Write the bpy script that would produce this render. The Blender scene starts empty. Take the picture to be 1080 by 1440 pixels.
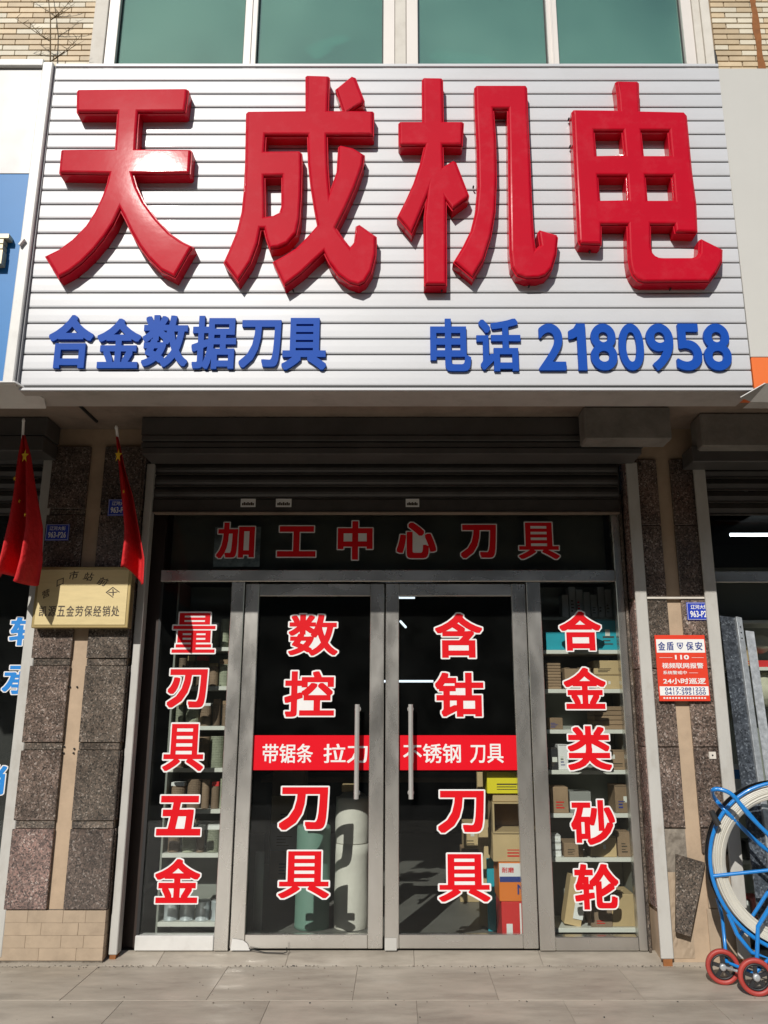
import bpy, bmesh, math, random
import numpy as np
from mathutils import Vector, Matrix
from mathutils.geometry import delaunay_2d_cdt

random.seed(7)
scene = bpy.context.scene
COL = scene.collection
R = math.radians

# ------------------------------------------------------------------ camera
F, TH, CX, CY = 1124.0, R(13.9), 560.0, 720.0     # focal length in photo pixels, upward tilt, principal point
CAM_Y, CAM_Z = -5.68, 1.5
cam_data = bpy.data.cameras.new("camera")
cam = bpy.data.objects.new("camera", cam_data)
COL.objects.link(cam)
cam.location = (0, CAM_Y, CAM_Z)
cam.rotation_euler = (R(90) + TH, 0, 0)
cam_data.sensor_fit = 'VERTICAL'
cam_data.sensor_height = 36
cam_data.sensor_width = 27
cam_data.lens = F / 1440 * 36
cam_data.shift_x = -(CX - 540) / 1440
cam_data.clip_start = 0.05
cam_data.clip_end = 500
scene.camera = cam

# ------------------------------------------------------------------ sky, sun, exposure
SUN_DIR = Vector((-0.33, -1.0, 0.69)).normalized()
world = bpy.data.worlds.new("World")
scene.world = world
world.use_nodes = True
nt = world.node_tree
sky = nt.nodes.new('ShaderNodeTexSky')
sky.sky_type = 'NISHITA'
sky.sun_disc = False
sky.sun_elevation = math.asin(SUN_DIR.z)
sky.sun_rotation = math.atan2(SUN_DIR.x, SUN_DIR.y)
sky.air_density = 1.2
sky.dust_density = 0.7
bg = nt.nodes['Background']
nt.links.new(sky.outputs[0], bg.inputs[0])
bg.inputs[1].default_value = 0.06
sun_data = bpy.data.lights.new("sun", 'SUN')
sun_data.energy = 3.4
sun_data.angle = R(0.5)
sun_data.color = (1.0, 0.955, 0.89)
sun = bpy.data.objects.new("sun", sun_data)
COL.objects.link(sun)
sun.location = (-4, -12, 9)
sun.rotation_euler = (-SUN_DIR).to_track_quat('-Z', 'Y').to_euler()
scene.view_settings.view_transform = 'Standard'
scene.view_settings.look = 'None'
scene.view_settings.gamma = 1
scene.view_settings.use_curve_mapping = False
scene.view_settings.exposure = 0.28
scene.render.engine = 'CYCLES'
scene.cycles.max_bounces = 10
scene.cycles.transparent_max_bounces = 16
scene.cycles.caustics_reflective = False
scene.cycles.caustics_refractive = False


# ------------------------------------------------------------------ measuring helpers
def at(px, py, Y):
    """photo pixel seen on the upright plane y = Y -> world (x, z)"""
    D = Y - CAM_Y
    el = math.atan((CY - py) / F) + TH
    zz = D * math.tan(el)
    depth = D * math.cos(TH) + zz * math.sin(TH)
    return (px - CX) / F * depth, CAM_Z + zz


def span(l, t, r, b, Y):
    m = (t + b) / 2
    return at(l, m, Y)[0], at(r, m, Y)[0], at(l, b, Y)[1], at(l, t, Y)[1]


# ------------------------------------------------------------------ materials
MATS = {}


def mat(name, color, rough=0.6, metal=0.0, var=0.0, scale=8.0, bump=0.0, bscale=60.0, color2=None,
        stretch=(1, 1, 1), rnd=0.0, spec=0.5, coat=0.0, coat_rough=0.05, rvar=0.0, detail=5, dirt=0.0, dirt_col=(0.12, 0.10, 0.08), dscale=2.0):
    if name in MATS:
        return MATS[name]
    m = bpy.data.materials.new(name)
    m.use_nodes = True
    n, L = m.node_tree.nodes, m.node_tree.links
    p = n['Principled BSDF']
    p.inputs['Base Color'].default_value = (*color, 1)
    p.inputs['Roughness'].default_value = rough
    p.inputs['Metallic'].default_value = metal
    p.inputs['Specular IOR Level'].default_value = spec
    p.inputs['Coat Weight'].default_value = coat
    p.inputs['Coat Roughness'].default_value = coat_rough
    tc = n.new('ShaderNodeTexCoord')
    oi = n.new('ShaderNodeObjectInfo')
    sc = n.new('ShaderNodeVectorMath'); sc.operation = 'SCALE'
    sc.inputs[0].default_value = (17.3, 9.1, 23.7)
    L.new(oi.outputs['Random'], sc.inputs['Scale'])
    ad = n.new('ShaderNodeVectorMath'); ad.operation = 'ADD'
    L.new(tc.outputs['Object'], ad.inputs[0]); L.new(sc.outputs[0], ad.inputs[1])
    mp = n.new('ShaderNodeMapping')
    mp.inputs['Scale'].default_value = stretch
    L.new(ad.outputs[0], mp.inputs[0])
    out = None
    if var or color2:
        nz = n.new('ShaderNodeTexNoise')
        nz.inputs['Scale'].default_value = scale
        nz.inputs['Detail'].default_value = detail
        nz.inputs['Roughness'].default_value = 0.65
        L.new(mp.outputs[0], nz.inputs['Vector'])
        rp = n.new('ShaderNodeMapRange')
        rp.inputs['From Min'].default_value = 0.32
        rp.inputs['From Max'].default_value = 0.68
        L.new(nz.outputs['Fac'], rp.inputs['Value'])
        mx = n.new('ShaderNodeMix'); mx.data_type = 'RGBA'
        c2 = color2 or tuple(c * (1 - var) for c in color)
        mx.inputs['A'].default_value = (*color, 1)
        mx.inputs['B'].default_value = (*c2, 1)
        L.new(rp.outputs[0], mx.inputs['Factor'])
        out = mx.outputs['Result']
    if rnd:
        hs = n.new('ShaderNodeHueSaturation')
        mr = n.new('ShaderNodeMapRange')
        mr.inputs['To Min'].default_value = 1 - rnd
        mr.inputs['To Max'].default_value = 1 + rnd
        L.new(oi.outputs['Random'], mr.inputs['Value'])
        L.new(mr.outputs[0], hs.inputs['Value'])
        if out: L.new(out, hs.inputs['Color'])
        else: hs.inputs['Color'].default_value = (*color, 1)
        out = hs.outputs[0]
    if dirt:
        nd = n.new('ShaderNodeTexNoise')
        nd.inputs['Scale'].default_value = dscale
        nd.inputs['Detail'].default_value = 8
        nd.inputs['Roughness'].default_value = 0.7
        L.new(mp.outputs[0], nd.inputs['Vector'])
        rd = n.new('ShaderNodeMapRange')
        rd.inputs['From Min'].default_value = 0.5
        rd.inputs['From Max'].default_value = 0.75
        rd.inputs['To Max'].default_value = dirt
        L.new(nd.outputs['Fac'], rd.inputs['Value'])
        md = n.new('ShaderNodeMix'); md.data_type = 'RGBA'
        L.new(rd.outputs[0], md.inputs['Factor'])
        if out: L.new(out, md.inputs['A'])
        else: md.inputs['A'].default_value = (*color, 1)
        md.inputs['B'].default_value = (*dirt_col, 1)
        out = md.outputs['Result']
    if out:
        L.new(out, p.inputs['Base Color'])
    if rvar:
        nr = n.new('ShaderNodeTexNoise')
        nr.inputs['Scale'].default_value = scale * 1.7
        nr.inputs['Detail'].default_value = 6
        L.new(mp.outputs[0], nr.inputs['Vector'])
        rr = n.new('ShaderNodeMapRange')
        rr.inputs['From Min'].default_value = 0.3
        rr.inputs['From Max'].default_value = 0.7
        rr.inputs['To Min'].default_value = max(0.02, rough - rvar)
        rr.inputs['To Max'].default_value = rough + rvar
        L.new(nr.outputs['Fac'], rr.inputs['Value'])
        L.new(rr.outputs[0], p.inputs['Roughness'])
    if bump:
        nb = n.new('ShaderNodeTexNoise')
        nb.inputs['Scale'].default_value = bscale
        nb.inputs['Detail'].default_value = 4
        L.new(mp.outputs[0], nb.inputs['Vector'])
        b = n.new('ShaderNodeBump')
        b.inputs['Strength'].default_value = bump
        b.inputs['Distance'].default_value = 0.01
        L.new(nb.outputs['Fac'], b.inputs['Height'])
        L.new(b.outputs[0], p.inputs['Normal'])
        if coat: L.new(b.outputs[0], p.inputs['Coat Normal'])
    MATS[name] = m
    return m


def granite(name, dark, mid, light, pink, rough=0.22, scale=115.0):
    m = bpy.data.materials.new(name)
    m.use_nodes = True
    n, L = m.node_tree.nodes, m.node_tree.links
    p = n['Principled BSDF']
    tc = n.new('ShaderNodeTexCoord'); oi = n.new('ShaderNodeObjectInfo')
    sc = n.new('ShaderNodeVectorMath'); sc.operation = 'SCALE'
    sc.inputs[0].default_value = (37.3, 19.1, 53.7)
    L.new(oi.outputs['Random'], sc.inputs['Scale'])
    ad = n.new('ShaderNodeVectorMath'); ad.operation = 'ADD'
    L.new(tc.outputs['Object'], ad.inputs[0]); L.new(sc.outputs[0], ad.inputs[1])
    v = n.new('ShaderNodeTexVoronoi'); v.inputs['Scale'].default_value = scale
    v.inputs['Randomness'].default_value = 1
    wr = n.new('ShaderNodeTexNoise'); wr.inputs['Scale'].default_value = 45; wr.inputs['Detail'].default_value = 5
    L.new(ad.outputs[0], wr.inputs['Vector'])
    wa = n.new('ShaderNodeVectorMath'); wa.operation = 'MULTIPLY_ADD'
    wa.inputs[1].default_value = (0.022, 0.022, 0.022)
    L.new(wr.outputs['Color'], wa.inputs[0]); L.new(ad.outputs[0], wa.inputs[2])
    L.new(wa.outputs[0], v.inputs['Vector'])
    rp = n.new('ShaderNodeValToRGB')
    L.new(v.outputs['Color'], rp.inputs[0])
    e = rp.color_ramp.elements
    e[0].position = 0.12; e[0].color = (*dark, 1)
    e[1].position = 0.9; e[1].color = (*light, 1)
    a = e.new(0.45); a.color = (*mid, 1)
    a = e.new(0.75); a.color = (*pink, 1)
    nz = n.new('ShaderNodeTexNoise'); nz.inputs['Scale'].default_value = 7; nz.inputs['Detail'].default_value = 6
    L.new(ad.outputs[0], nz.inputs['Vector'])
    mx = n.new('ShaderNodeMix'); mx.data_type = 'RGBA'; mx.blend_type = 'MULTIPLY'
    mx.inputs['Factor'].default_value = 0.7
    L.new(rp.outputs[0], mx.inputs['A'])
    r2 = n.new('ShaderNodeMapRange')
    r2.inputs['From Min'].default_value = 0.3; r2.inputs['From Max'].default_value = 0.7
    r2.inputs['To Min'].default_value = 0.45; r2.inputs['To Max'].default_value = 1.4
    L.new(nz.outputs['Fac'], r2.inputs['Value'])
    L.new(r2.outputs[0], mx.inputs['B'])
    hs = n.new('ShaderNodeHueSaturation')
    mr = n.new('ShaderNodeMapRange'); mr.inputs['To Min'].default_value = 0.75; mr.inputs['To Max'].default_value = 1.3
    L.new(oi.outputs['Random'], mr.inputs['Value']); L.new(mr.outputs[0], hs.inputs['Value'])
    L.new(mx.outputs['Result'], hs.inputs['Color'])
    L.new(hs.outputs[0], p.inputs['Base Color'])
    p.inputs['Roughness'].default_value = rough
    return m


def glass(name, tint, refl=(1, 1, 1), hsc=5.0, f0=0.04, rough=0.0, wav=0.0, haze=0.0, haze_col=(0.5, 0.5, 0.48)):
    """thin pane: reflects by angle, lets the rest (and the sun) straight through"""
    m = bpy.data.materials.new(name)
    m.use_nodes = True
    n, L = m.node_tree.nodes, m.node_tree.links
    n.remove(n['Principled BSDF'])
    o = n['Material Output']
    t = n.new('ShaderNodeBsdfTransparent'); t.inputs[0].default_value = (*tint, 1)
    g = n.new('ShaderNodeBsdfGlossy'); g.inputs[0].default_value = (*refl, 1); g.inputs['Roughness'].default_value = rough
    lw = n.new('ShaderNodeFresnel'); lw.inputs['IOR'].default_value = 1.5
    ma = n.new('ShaderNodeMath'); ma.operation = 'MULTIPLY_ADD'; ma.use_clamp = True
    ma.inputs[1].default_value = 0.9
    ma.inputs[2].default_value = f0 - 0.04
    L.new(lw.outputs[0], ma.inputs[0])
    mx = n.new('ShaderNodeMixShader')
    L.new(ma.outputs[0], mx.inputs[0]); L.new(t.outputs[0], mx.inputs[1]); L.new(g.outputs[0], mx.inputs[2])
    last = mx.outputs[0]
    if haze:
        d = n.new('ShaderNodeBsdfDiffuse'); d.inputs[0].default_value = (*haze_col, 1)
        tc = n.new('ShaderNodeTexCoord'); nz = n.new('ShaderNodeTexNoise')
        nz.inputs['Scale'].default_value = hsc; nz.inputs['Detail'].default_value = 8 if hsc > 2 else 2
        L.new(tc.outputs['Object'], nz.inputs['Vector'])
        mr = n.new('ShaderNodeMapRange')
        mr.inputs['From Min'].default_value = 0.35; mr.inputs['From Max'].default_value = 0.75
        mr.inputs['To Min'].default_value = haze * 0.3; mr.inputs['To Max'].default_value = haze
        L.new(nz.outputs['Fac'], mr.inputs['Value'])
        m2 = n.new('ShaderNodeMixShader')
        L.new(mr.outputs[0], m2.inputs[0]); L.new(last, m2.inputs[1]); L.new(d.outputs[0], m2.inputs[2])
        last = m2.outputs[0]
    if wav:
        tc = n.new('ShaderNodeTexCoord'); nz = n.new('ShaderNodeTexNoise')
        nz.inputs['Scale'].default_value = 1.6; nz.inputs['Detail'].default_value = 1
        L.new(tc.outputs['Object'], nz.inputs['Vector'])
        b = n.new('ShaderNodeBump'); b.inputs['Strength'].default_value = wav; b.inputs['Distance'].default_value = 0.02
        L.new(nz.outputs['Fac'], b.inputs['Height']); L.new(b.outputs[0], g.inputs['Normal'])
    L.new(last, o.inputs['Surface'])
    return m


def emit(name, col, s):
    m = bpy.data.materials.new(name); m.use_nodes = True
    n, L = m.node_tree.nodes, m.node_tree.links
    p = n['Principled BSDF']
    p.inputs['Base Color'].default_value = (0.8, 0.8, 0.8, 1)
    p.inputs['Emission Color'].default_value = (*col, 1)
    p.inputs['Emission Strength'].default_value = s
    return m


M_red = mat('red_sign_acrylic', (0.50, 0.002, 0.016), rough=0.5, spec=0.05, coat=0.42, coat_rough=0.06, bump=0.04, bscale=7, var=0.06, scale=3, dirt=0.10, dirt_col=(0.62, 0.16, 0.18), dscale=9)
M_blue = mat('blue_letter', (0.008, 0.070, 0.38), rough=0.5, spec=0.12)
M_slat = mat('white_aluminium', (0.56, 0.568, 0.585), rough=0.42, var=0.05, scale=3, rnd=0.025, bump=0.08, bscale=3.0, spec=0.6, coat=0.15, stretch=(0.5, 1, 1), dirt=0.12, dirt_col=(0.4, 0.38, 0.35), dscale=3)
M_groove = mat('slat_joint', (0.27, 0.27, 0.28), rough=0.7)
M_trim = mat('white_metal_trim', (0.66, 0.65, 0.62), rough=0.4, var=0.12, scale=4, dirt=0.3, dirt_col=(0.3, 0.26, 0.22), dscale=6)
M_soffit = mat('soffit_metal', (0.42, 0.40, 0.37), rough=0.5, var=0.15, scale=4, dirt=0.35, dscale=5)
M_steel = mat('brushed_steel', (0.66, 0.64, 0.595), rough=0.27, metal=0.88, var=0.13, scale=2.2, stretch=(1.6, 1.6, 0.7), rvar=0.08, detail=2, dirt=0.12, dirt_col=(0.36, 0.31, 0.25), dscale=7)
M_steel_h = mat('brushed_steel_rail', (0.66, 0.64, 0.595), rough=0.27, metal=0.88, var=0.13, scale=2.2, stretch=(0.7, 1.6, 1.6), rvar=0.08, detail=2, dirt=0.16, dirt_col=(0.36, 0.31, 0.25), dscale=7)
M_shadepost = mat('shade_brown_frame', (0.045, 0.03, 0.024), rough=0.5, metal=0.3, var=0.3, scale=5)  # shade of the recess beside the rail is painted into this dark brown
M_blind = mat('olive_board', (0.17, 0.165, 0.135), rough=0.8, var=0.3, scale=2, dirt=0.4, dirt_col=(0.07, 0.065, 0.05), dscale=3)
M_reflpatch = mat('painted_reflection', (0.40, 0.46, 0.47), rough=0.5, var=0.6, scale=9, dirt=0.9, dirt_col=(0.05, 0.055, 0.055), dscale=13)  # pale blue with dark mottling: a glass reflection painted as colour
M_chrome = mat('polished_steel', (0.72, 0.70, 0.67), rough=0.28, metal=0.65)
M_gasket = mat('black_gasket', (0.012, 0.012, 0.012), rough=0.6)
M_rail = mat('white_guide_rail', (0.50, 0.49, 0.455), rough=0.5, var=0.12, scale=5, dirt=0.45, dirt_col=(0.28, 0.24, 0.19), dscale=7, stretch=(1, 1, .5))
M_shut = mat('shutter_slat', (0.075, 0.068, 0.062), rough=0.45, metal=0.2, var=0.3, scale=6, dirt=0.4, dirt_col=(0.05, 0.04, 0.03), dscale=3)
M_shutbox = mat('shutter_box', (0.095, 0.09, 0.085), rough=0.5, metal=0.1, var=0.3, scale=3, dirt=0.5, dirt_col=(0.06, 0.05, 0.04), dscale=4)
M_gran = granite('brown_granite', (0.035, 0.027, 0.023), (0.10, 0.078, 0.064), (0.29, 0.25, 0.22), (0.165, 0.118, 0.095))
M_gran_p = granite('pink_granite', (0.05, 0.038, 0.036), (0.17, 0.12, 0.105), (0.42, 0.36, 0.32), (0.30, 0.185, 0.155))
M_gran_g = granite('grey_granite', (0.035, 0.03, 0.026), (0.10, 0.085, 0.07), (0.27, 0.235, 0.20), (0.15, 0.115, 0.09), scale=120)
M_beige = mat('beige_plaster', (0.47, 0.35, 0.24), rough=0.8, var=0.16, scale=7, dirt=0.3, dirt_col=(0.2, 0.15, 0.1), dscale=6, bump=0.1)
M_basetile = mat('beige_base_tile', (0.42, 0.325, 0.23), rough=0.65, var=0.2, scale=6, rnd=0.025, dirt=0.5, dirt_col=(0.19, 0.14, 0.095), dscale=5)
M_mortar = mat('old_mortar', (0.27, 0.235, 0.19), rough=0.9, var=0.4, scale=14, bump=0.6, bscale=30, dirt=0.7, dirt_col=(0.1, 0.075, 0.055), dscale=14)
M_brick = mat('facing_brick', (0.60, 0.47, 0.30), rough=0.6, var=0.15, scale=9, rnd=0.16, dirt=0.15, dirt_col=(0.5, 0.3, 0.14), dscale=3)
M_brickl = mat('facing_brick_pale', (0.68, 0.61, 0.47), rough=0.6, var=0.12, scale=9, rnd=0.1)
M_joint = mat('brick_joint', (0.33, 0.25, 0.17), rough=0.9, var=0.3, scale=10)
M_render = mat('painted_render', (0.66, 0.62, 0.55), rough=0.75, var=0.1, scale=5, dirt=0.25, dirt_col=(0.42, 0.36, 0.27), dscale=5)
M_upvc = mat('white_window_frame', (0.72, 0.67, 0.62), rough=0.4, var=0.06, scale=3)
M_conc = mat('stained_concrete', (0.30, 0.235, 0.185), rough=0.9, var=0.3, scale=3, bump=0.3, bscale=25, dirt=0.4, dirt_col=(0.14, 0.1, 0.075), dscale=3)
M_conc_g = mat('grey_concrete', (0.25, 0.235, 0.21), rough=0.9, var=0.35, scale=5, bump=0.4, bscale=25, dirt=0.4, dirt_col=(0.12, 0.1, 0.08), dscale=8)
M_pave = mat('paving_stone', (0.30, 0.265, 0.215), rough=0.55, color2=(0.47, 0.42, 0.345), scale=2.6, rnd=0.03, stretch=(0.7, 2.0, 1), rvar=0.12, bump=0.12, bscale=40, dirt=0.5, dirt_col=(0.13, 0.11, 0.09), dscale=2.2, detail=8)
M_pavej = mat('paving_joint', (0.24, 0.21, 0.17), rough=0.95, var=0.3, scale=20)
M_asph = mat('asphalt', (0.055, 0.055, 0.055), rough=0.85, var=0.3, scale=5, bump=0.3, bscale=150)
M_opp = mat('opposite_wall', (0.13, 0.12, 0.11), rough=0.8, var=0.25, scale=0.4)
M_oppw = mat('opposite_glass', (0.02, 0.025, 0.03), rough=0.15)
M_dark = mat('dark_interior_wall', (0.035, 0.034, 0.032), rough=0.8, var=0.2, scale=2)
M_room = mat('room_floor', (0.17, 0.165, 0.15), rough=0.5, var=0.2, scale=4, bump=0.05)
M_stw = mat('white_vinyl', (0.78, 0.77, 0.76), rough=0.4, var=0.04, scale=15)
M_str = mat('red_vinyl', (0.66, 0.006, 0.012), rough=0.5, spec=0.15, var=0.06, scale=9)
M_ban = mat('banner_red', (0.68, 0.004, 0.014), rough=0.5, spec=0.15)
M_stb = mat('blue_vinyl', (0.02, 0.22, 0.62), rough=0.35)
M_brass = mat('brass_plate', (0.62, 0.50, 0.25), rough=0.5, metal=0.15, var=0.10, scale=6, rvar=0.1, stretch=(1, 1, 6))
M_brassd = mat('brass_edge', (0.45, 0.34, 0.15), rough=0.35, metal=0.7)
M_ink = mat('dark_ink', (0.05, 0.035, 0.02), rough=0.6)
M_flag = mat('red_flag_cloth', (0.60, 0.008, 0.012), rough=0.75, var=0.2, scale=12, bump=0.9, bscale=22)
M_yel = mat('yellow_star', (0.85, 0.55, 0.03), rough=0.7)
M_pole = mat('white_pole', (0.72, 0.72, 0.7), rough=0.4)
M_plateb = mat('blue_enamel', (0.02, 0.05, 0.42), rough=0.3)
M_white = mat('white_paint', (0.78, 0.78, 0.76), rough=0.5)
M_sgnr = mat('notice_red', (0.72, 0.055, 0.025), rough=0.35, var=0.06, scale=9)
M_sgnb = mat('notice_blue', (0.03, 0.05, 0.22), rough=0.4)
M_galv = mat('galvanised_steel', (0.34, 0.36, 0.37), rough=0.42, metal=0.5, color2=(0.55, 0.58, 0.6), scale=28, rvar=0.12)
M_spangle = granite('zinc_spangle', (0.014, 0.017, 0.022), (0.034, 0.042, 0.052), (0.13, 0.15, 0.17), (0.06, 0.07, 0.085), rough=0.4, scale=95)
M_rigb = mat('blue_rig_paint', (0.008, 0.20, 0.58), rough=0.28, coat=0.4, dirt=0.2, dirt_col=(0.03, 0.06, 0.12), dscale=12)
M_rod = mat('cream_rod', (0.56, 0.54, 0.47), rough=0.35, var=0.12, scale=6)
M_rubber = mat('black_rubber', (0.02, 0.02, 0.02), rough=0.6)
M_redw = mat('red_wheel', (0.40, 0.045, 0.035), rough=0.5, var=0.2, scale=12, dirt=0.3, dscale=10)
M_shelf = mat('cream_shelf', (0.68, 0.68, 0.62), rough=0.45, dirt=0.2, dirt_col=(0.4, 0.38, 0.32), dscale=6)
M_shelfb = mat('shelf_back', (0.24, 0.25, 0.22), rough=0.6)
M_nsign = mat('grey_white_panel', (0.47, 0.46, 0.45), rough=0.35, coat=0.3, var=0.05, scale=2, rvar=0.08)
M_nblue = mat('sky_blue_panel', (0.022, 0.185, 0.47), rough=0.45, spec=0.3, var=0.1, scale=1.6)
M_cream = mat('cream_panel', (0.56, 0.55, 0.51), rough=0.4, coat=0.2, var=0.04, scale=2)
M_orange = mat('orange_panel', (0.78, 0.17, 0.035), rough=0.35, coat=0.3)
M_gold = mat('aged_beige_letter', (0.50, 0.43, 0.28), rough=0.4, metal=0.2, dirt=0.4, dscale=14)
M_glass = glass('clear_glass', (0.93, 0.95, 0.94), f0=0.018, haze=0.006, haze_col=(0.5, 0.52, 0.5))
M_gglass = glass('green_glass', (0.74, 0.94, 0.85), refl=(0.72, 1.0, 0.93), f0=0.27, wav=0.25, hsc=0.8, haze=0.34, haze_col=(0.27, 0.48, 0.39))
M_sheer = mat('sheer_curtain', (0.46, 0.53, 0.45), rough=0.9, var=0.15, scale=2)
M_curt = mat('curtain_cloth', (0.75, 0.85, 0.66), rough=0.9, var=0.1, scale=6)
M_upin = mat('upper_room', (0.5, 0.55, 0.48), rough=0.9)
M_rust = mat('rust_stain', (0.30, 0.115, 0.035), rough=0.9, var=0.3, scale=18)
M_twig = mat('dry_weed', (0.17, 0.12, 0.06), rough=0.9, var=0.3, scale=30)
M_tube = emit('fluorescent_tube', (0.85, 0.92, 1.0), 4.0)
M_tubed = emit('dim_tube', (0.8, 0.9, 1.0), 1.2)


# ------------------------------------------------------------------ object helpers
def origin(o):
    v = Vector((0, 0, 0))
    while o is not None:
        v += o.location
        o = o.parent
    return v


def tag(o, label=None, cat=None, group=None, kind=None):
    if label: o['label'] = label
    if cat: o['category'] = cat
    if group: o['group'] = group
    if kind: o['kind'] = kind
    return o


def thing(name, loc, label, cat, group=None):
    o = bpy.data.objects.new(name, None)
    o.empty_display_size = 0.1
    COL.objects.link(o)
    o.location = loc
    return tag(o, label, cat, group)


class G:
    """mesh collector in world coordinates"""
    def __init__(s):
        s.v, s.f, s.m, s.mats, s.smooth = [], [], [], [], []

    def mi(s, m):
        if m not in s.mats: s.mats.append(m)
        return s.mats.index(m)

    def add(s, vs, fs, m, smooth=False):
        b, k = len(s.v), s.mi(m)
        s.v += [tuple(v) for v in vs]
        for f in fs:
            s.f.append([b + i for i in f]); s.m.append(k); s.smooth.append(smooth)
        return s

    def box(s, x0, x1, y0, y1, z0, z1, m, bv=0.0):
        if bv and min(x1 - x0, y1 - y0, z1 - z0) > 2.2 * bv:
            b = bmesh.new()
            bmesh.ops.create_cube(b, size=1)
            for v in b.verts:
                v.co = ((x0 + x1) / 2 + v.co.x * (x1 - x0), (y0 + y1) / 2 + v.co.y * (y1 - y0), (z0 + z1) / 2 + v.co.z * (z1 - z0))
            bmesh.ops.bevel(b, geom=b.edges[:], offset=bv, segments=1, affect='EDGES')
            b.verts.index_update()
            s.add([v.co for v in b.verts], [[v.index for v in f.verts] for f in b.faces], m)
            b.free()
            return s
        vs = [(x, y, z) for x in (x0, x1) for y in (y0, y1) for z in (z0, z1)]
        return s.add(vs, [(0, 1, 3, 2), (4, 6, 7, 5), (0, 4, 5, 1), (2, 3, 7, 6), (0, 2, 6, 4), (1, 5, 7, 3)], m)

    def obox(s, c, ax, ay, az, m):
        """oriented box: centre and three half-axis vectors"""
        c, ax, ay, az = map(Vector, (c, ax, ay, az))
        vs = [c + i * ax + j * ay + k * az for i in (-1, 1) for j in (-1, 1) for k in (-1, 1)]
        return s.add(vs, [(0, 1, 3, 2), (4, 6, 7, 5), (0, 4, 5, 1), (2, 3, 7, 6), (0, 2, 6, 4), (1, 5, 7, 3)], m)

    def tube(s, pts, r, m, n=10, closed=False, cap=True):
        pts = [Vector(p) for p in pts]
        N = len(pts)
        rs = r if isinstance(r, (list, tuple)) else [r] * N
        vs, fs = [], []
        prev = None
        for i, p in enumerate(pts):
            if closed: d = pts[(i + 1) % N] - pts[i - 1]
            else: d = pts[min(i + 1, N - 1)] - pts[max(i - 1, 0)]
            d.normalize()
            if prev is None:
                a = Vector((0, 0, 1)) if abs(d.z) < 0.9 else Vector((1, 0, 0))
                u = d.cross(a).normalized()
            else:
                u = (prev - d * prev.dot(d)).normalized()
            prev = u
            w = d.cross(u)
            for k in range(n):
                t = 2 * math.pi * k / n
                vs.append(p + (u * math.cos(t) + w * math.sin(t)) * rs[i])
        for i in range(N if closed else N - 1):
            for k in range(n):
                a, b = i * n + k, i * n + (k + 1) % n
                c, d_ = ((i + 1) % N) * n + (k + 1) % n, ((i + 1) % N) * n + k
                fs.append((a, b, c, d_))
        s.add(vs, fs, m, True)
        if cap and not closed:
            s.add(vs[:n], [list(range(n - 1, -1, -1))], m)
            s.add(vs[-n:], [list(range(n))], m)
        return s

    def lathe(s, c, prof, m, n=24, axis=(0, 0, 1), smooth=True):
        """prof: (radius, height) pairs along the axis"""
        c = Vector(c); ax = Vector(axis).normalized()
        a = Vector((1, 0, 0)) if abs(ax.x) < 0.9 else Vector((0, 1, 0))
        u = ax.cross(a).normalized(); w = ax.cross(u)
        vs, fs = [], []
        for (r, h) in prof:
            for k in range(n):
                t = 2 * math.pi * k / n
                vs.append(c + ax * h + (u * math.cos(t) + w * math.sin(t)) * r)
        for i in range(len(prof) - 1):
            for k in range(n):
                fs.append((i * n + k, i * n + (k + 1) % n, (i + 1) * n + (k + 1) % n, (i + 1) * n + k))
        return s.add(vs, fs, m, smooth)

    def build(s, name, parent=None, label=None, fix=True):
        off = origin(parent)
        me = bpy.data.meshes.new(name)
        me.from_pydata([tuple(Vector(v) - off) for v in s.v], [], s.f)
        for m in s.mats: me.materials.append(m)
        for p, k, sm in zip(me.polygons, s.m, s.smooth):
            p.material_index = k; p.use_smooth = sm
        me.update()
        if fix:
            b = bmesh.new(); b.from_mesh(me)
            bmesh.ops.recalc_face_normals(b, faces=b.faces)
            b.to_mesh(me); b.free()
        o = bpy.data.objects.new(name, me)
        COL.objects.link(o)
        o.parent = parent
        if label: o['label'] = label
        return o


def single(g, name, label, cat, group=None, kind=None):
    """a thing that is one mesh, its origin at its base"""
    c = Vector(((min(v[0] for v in g.v) + max(v[0] for v in g.v)) / 2, (min(v[1] for v in g.v) + max(v[1] for v in g.v)) / 2, min(v[2] for v in g.v)))
    o = g.build(name)
    o.data.transform(Matrix.Translation(-c))
    o.location = c
    return tag(o, label, cat, group, kind)


def boxobj(name, parent, x0, x1, y0, y1, z0, z1, m, bv=0.0, label=None):
    return G().box(x0, x1, y0, y1, z0, z1, m, bv).build(name, parent, label)


# ------------------------------------------------------------------ lettering
TCACHE = {}
ttmp = bpy.data.curves.new('tmp_text', 'FONT')
tobj = bpy.data.objects.new('tmp_text', ttmp)
COL.objects.link(tobj)


def raw_text(body, res=4):
    ttmp.body = body
    ttmp.size = 1
    ttmp.resolution_u = res
    bpy.context.view_layer.update()
    me = tobj.evaluated_get(bpy.context.evaluated_depsgraph_get()).to_mesh()
    vs = [(v.co.x, v.co.y) for v in me.vertices]
    fs = [tuple(p.vertices) for p in me.polygons]
    tobj.evaluated_get(bpy.context.evaluated_depsgraph_get()).to_mesh_clear()
    # weld
    key, out, mp = {}, [], []
    for v in vs:
        k = (round(v[0], 5), round(v[1], 5))
        if k not in key:
            key[k] = len(out); out.append(v)
        mp.append(key[k])
    fs = [tuple(mp[i] for i in f) for f in fs]
    fs = [f for f in fs if len(set(f)) == len(f)]
    return out, fs


def area(p):
    return sum(p[i - 1][0] * p[i][1] - p[i][0] * p[i - 1][1] for i in range(len(p))) / 2


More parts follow.
